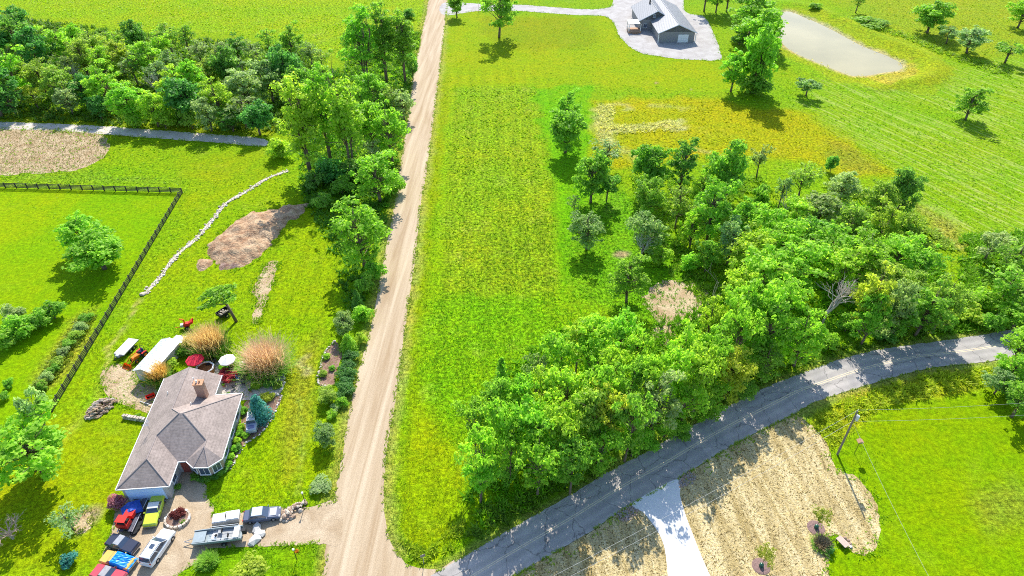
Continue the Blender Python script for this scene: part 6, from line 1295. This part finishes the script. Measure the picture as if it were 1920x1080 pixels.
# slab bench ringed with stones, dry clump, dark shrub
c = P(1578, 1020); be = root('slab_bench', (c.x, c.y, 0), heading((1570, 1010), (1588, 1028)) , 'pinkish slab table with legs at the straw field edge', 'table'); MB().box((0, 0, .55), (1.5, .9, .1)).build('slab', mat('pink_slab', (.50, .37, .30), .8, var=.12), be)
for x in (-.6, .6):
    for y in (-.35, .35): MB().box((x, y, .25), (.12, .12, .5)).build('leg', M_BLACK, be)
for i, (x, y) in enumerate([(1576, 1008), (1584, 1009), (1590, 1014), (1593, 1020), (1595, 1026)]):
    c = P(x, y); o = root('border_stone', (c.x, c.y, 0), 0, f"{ORD[i]} stone from the left in the arc round the slab table", 'stone', 'stones round the slab table'); MB().rock((0, 0, .1), .26, 300 + i, .7).build('stone', M_STONEW if i == 4 else M_STONER, o)
crown_at('ball', 1555, 1030, 16, 1.1, 'blue', 'dark green shrub beside the slab table', 'shrub')
reeds((1541, 1022), 2.0, .8, 'dry brown grass clump below the upper sapling', 6, (.40, .30, .18))

# ------------------------------------------------------------------ dead wood
def branchy(o, name, a, d, L_, r, depth, mb, rr_):
    b = a + d * L_; mid = a.lerp(b, .5) + Vector((rr_.uniform(-.1, .1), rr_.uniform(-.1, .1), rr_.uniform(-.05, .1))) * L_; mb.path([a, mid, b], r, 5 if depth > 1 else 4, r * .6)
    if depth:
        for k in range(3 if depth > 1 else 2):
            s = a.lerp(b, rr_.uniform(.35, 1)); nd = (d + Vector((rr_.gauss(0, .5), rr_.gauss(0, .5), rr_.gauss(.05, .3)))).normalized(); branchy(o, name, s, nd, L_ * rr_.uniform(.5, .75), r * .55, depth - 1, mb, rr_)
c = P(1540, 615); fb = root('fallen_tree', (c.x, c.y, 0), 0, 'fallen dead tree with bare pale branches in the grove', 'dead tree'); rr = random.Random(12)
for k in range(6):
    mb = MB(); e = P(1600, 545, 6.0) - Vector((c.x, c.y, 0)); d = (e + Vector((rr.uniform(-1.8, 1.8), rr.uniform(-1.6, 1.6), rr.uniform(0, 1.4)))).normalized(); branchy(None, '', Vector((rr.uniform(-.3, .3), rr.uniform(-.3, .3), 3.6)), d, rr.uniform(3.2, 4.6), .14, 3, mb, rr); mb.build('branch', mat('dead_branch', (.52, .45, .38), .9, var=.2), fb)
MB().tube((-.5, -.4, 0), (.1, .1, 3.8), .24, .16, 7).build('trunk', M_BARKD, fb)
c = P(25, 1010); bt2 = root('bare_tree', (c.x, c.y, 0), 0, 'bare pinkish branched tree at the bottom left edge', 'tree'); rr = random.Random(5); MB().tube((0, 0, -.1), (0, 0, 1.0), .16, .13, 7).build('trunk', M_BARKD, bt2)
for k in range(9):
    mb = MB(); a = k * .7; branchy(None, '', Vector((0, 0, .9)), Vector((math.cos(a) * .8, math.sin(a) * .8, .75)).normalized(), 1.7, .07, 4, mb, rr); mb.build('branch', mat('pink_twig', (.50, .36, .30), .9, var=.2), bt2)
c = P(1325, 575); ln = root('leaning_snag', (c.x, c.y, 0), 0, 'thin bare leaning trunk at the bare soil edge of the grove', 'dead tree'); rr = random.Random(2); mb = MB(); branchy(None, '', Vector((0, 0, 0)), Vector((.35, .3, .9)).normalized(), 5, .1, 2, mb, rr); mb.build('trunk', M_BARKD, ln)
# red wheelbarrow and pump in the shade of the shed
c = P(284, 748); wb = root('wheelbarrow', (c.x, c.y, .02), .6, 'red wheelbarrow in the dirt yard beside the house', 'wheelbarrow'); MB().add([(-.5, -.3, .35), (.5, -.3, .35), (.5, .3, .35), (-.5, .3, .35), (-.65, -.42, .75), (.7, -.42, .75), (.7, .42, .75), (-.65, .42, .75)], [(3, 2, 1, 0), (0, 1, 5, 4), (1, 2, 6, 5), (2, 3, 7, 6), (3, 0, 4, 7), (0, 1, 2, 3)]).build('tub', M_RED, wb)
for s in (-1, 1): MB().tube((.5, s * .22, .3), (-1.2, s * .32, .6), .03).build('handle', M_WOOD, wb); MB().tube((-.3, s * .25, 0), (-.3, s * .25, .4), .025).build('leg', M_BLACK, wb)
MB().tube((.75, -.07, .22), (.75, .07, .22), .22, .22, 12).build('wheel', M_DARK, wb)
tag(MB().tube(P(262, 752, .15), P(285, 760, .25), .06, .06, 6).build('white_pipe', M_WHITE), 'white pipe lying in the dirt yard beside the house', 'pipe')
# bare grey trees among the wood and grove
for i, (x, y, h, t) in enumerate([(285, 150, 9, 'bare grey tree in the middle of the wood above the lane'), (432, 128, 9, 'bare grey tree at the right of the wood above the lane'), (133, 130, 8, 'bare grey tree at the left of the wood above the lane'), (1478, 375, 7, 'bare dark limbed tree at the grove top below the yellow meadow'), (1722, 560, 7, 'bare pale tree among the olive trees above the road bend'), (1205, 455, 7, 'bare grey stems at the left side of the grove')]):
    q = P(x, y, h * .7); rr = random.Random(40 + i); o = root('bare_tree', (q.x, q.y, 0), 0, t, 'tree', 'bare trees among the woods'); MB().tube((0, 0, -.1), (.1, 0, h * .35), .16, .12, 6).build('trunk', M_BARKD, o)
    for k in range(5):
        mb = MB(); a = k * 1.26 + rr.random(); branchy(None, '', Vector((.1, 0, h * .33)), Vector((math.cos(a) * .45, math.sin(a) * .45, 1)).normalized(), h * .36, .07, 3, mb, rr); mb.build('branch', mat('grey_twig', (.44, .40, .36), .9, var=.2), o)
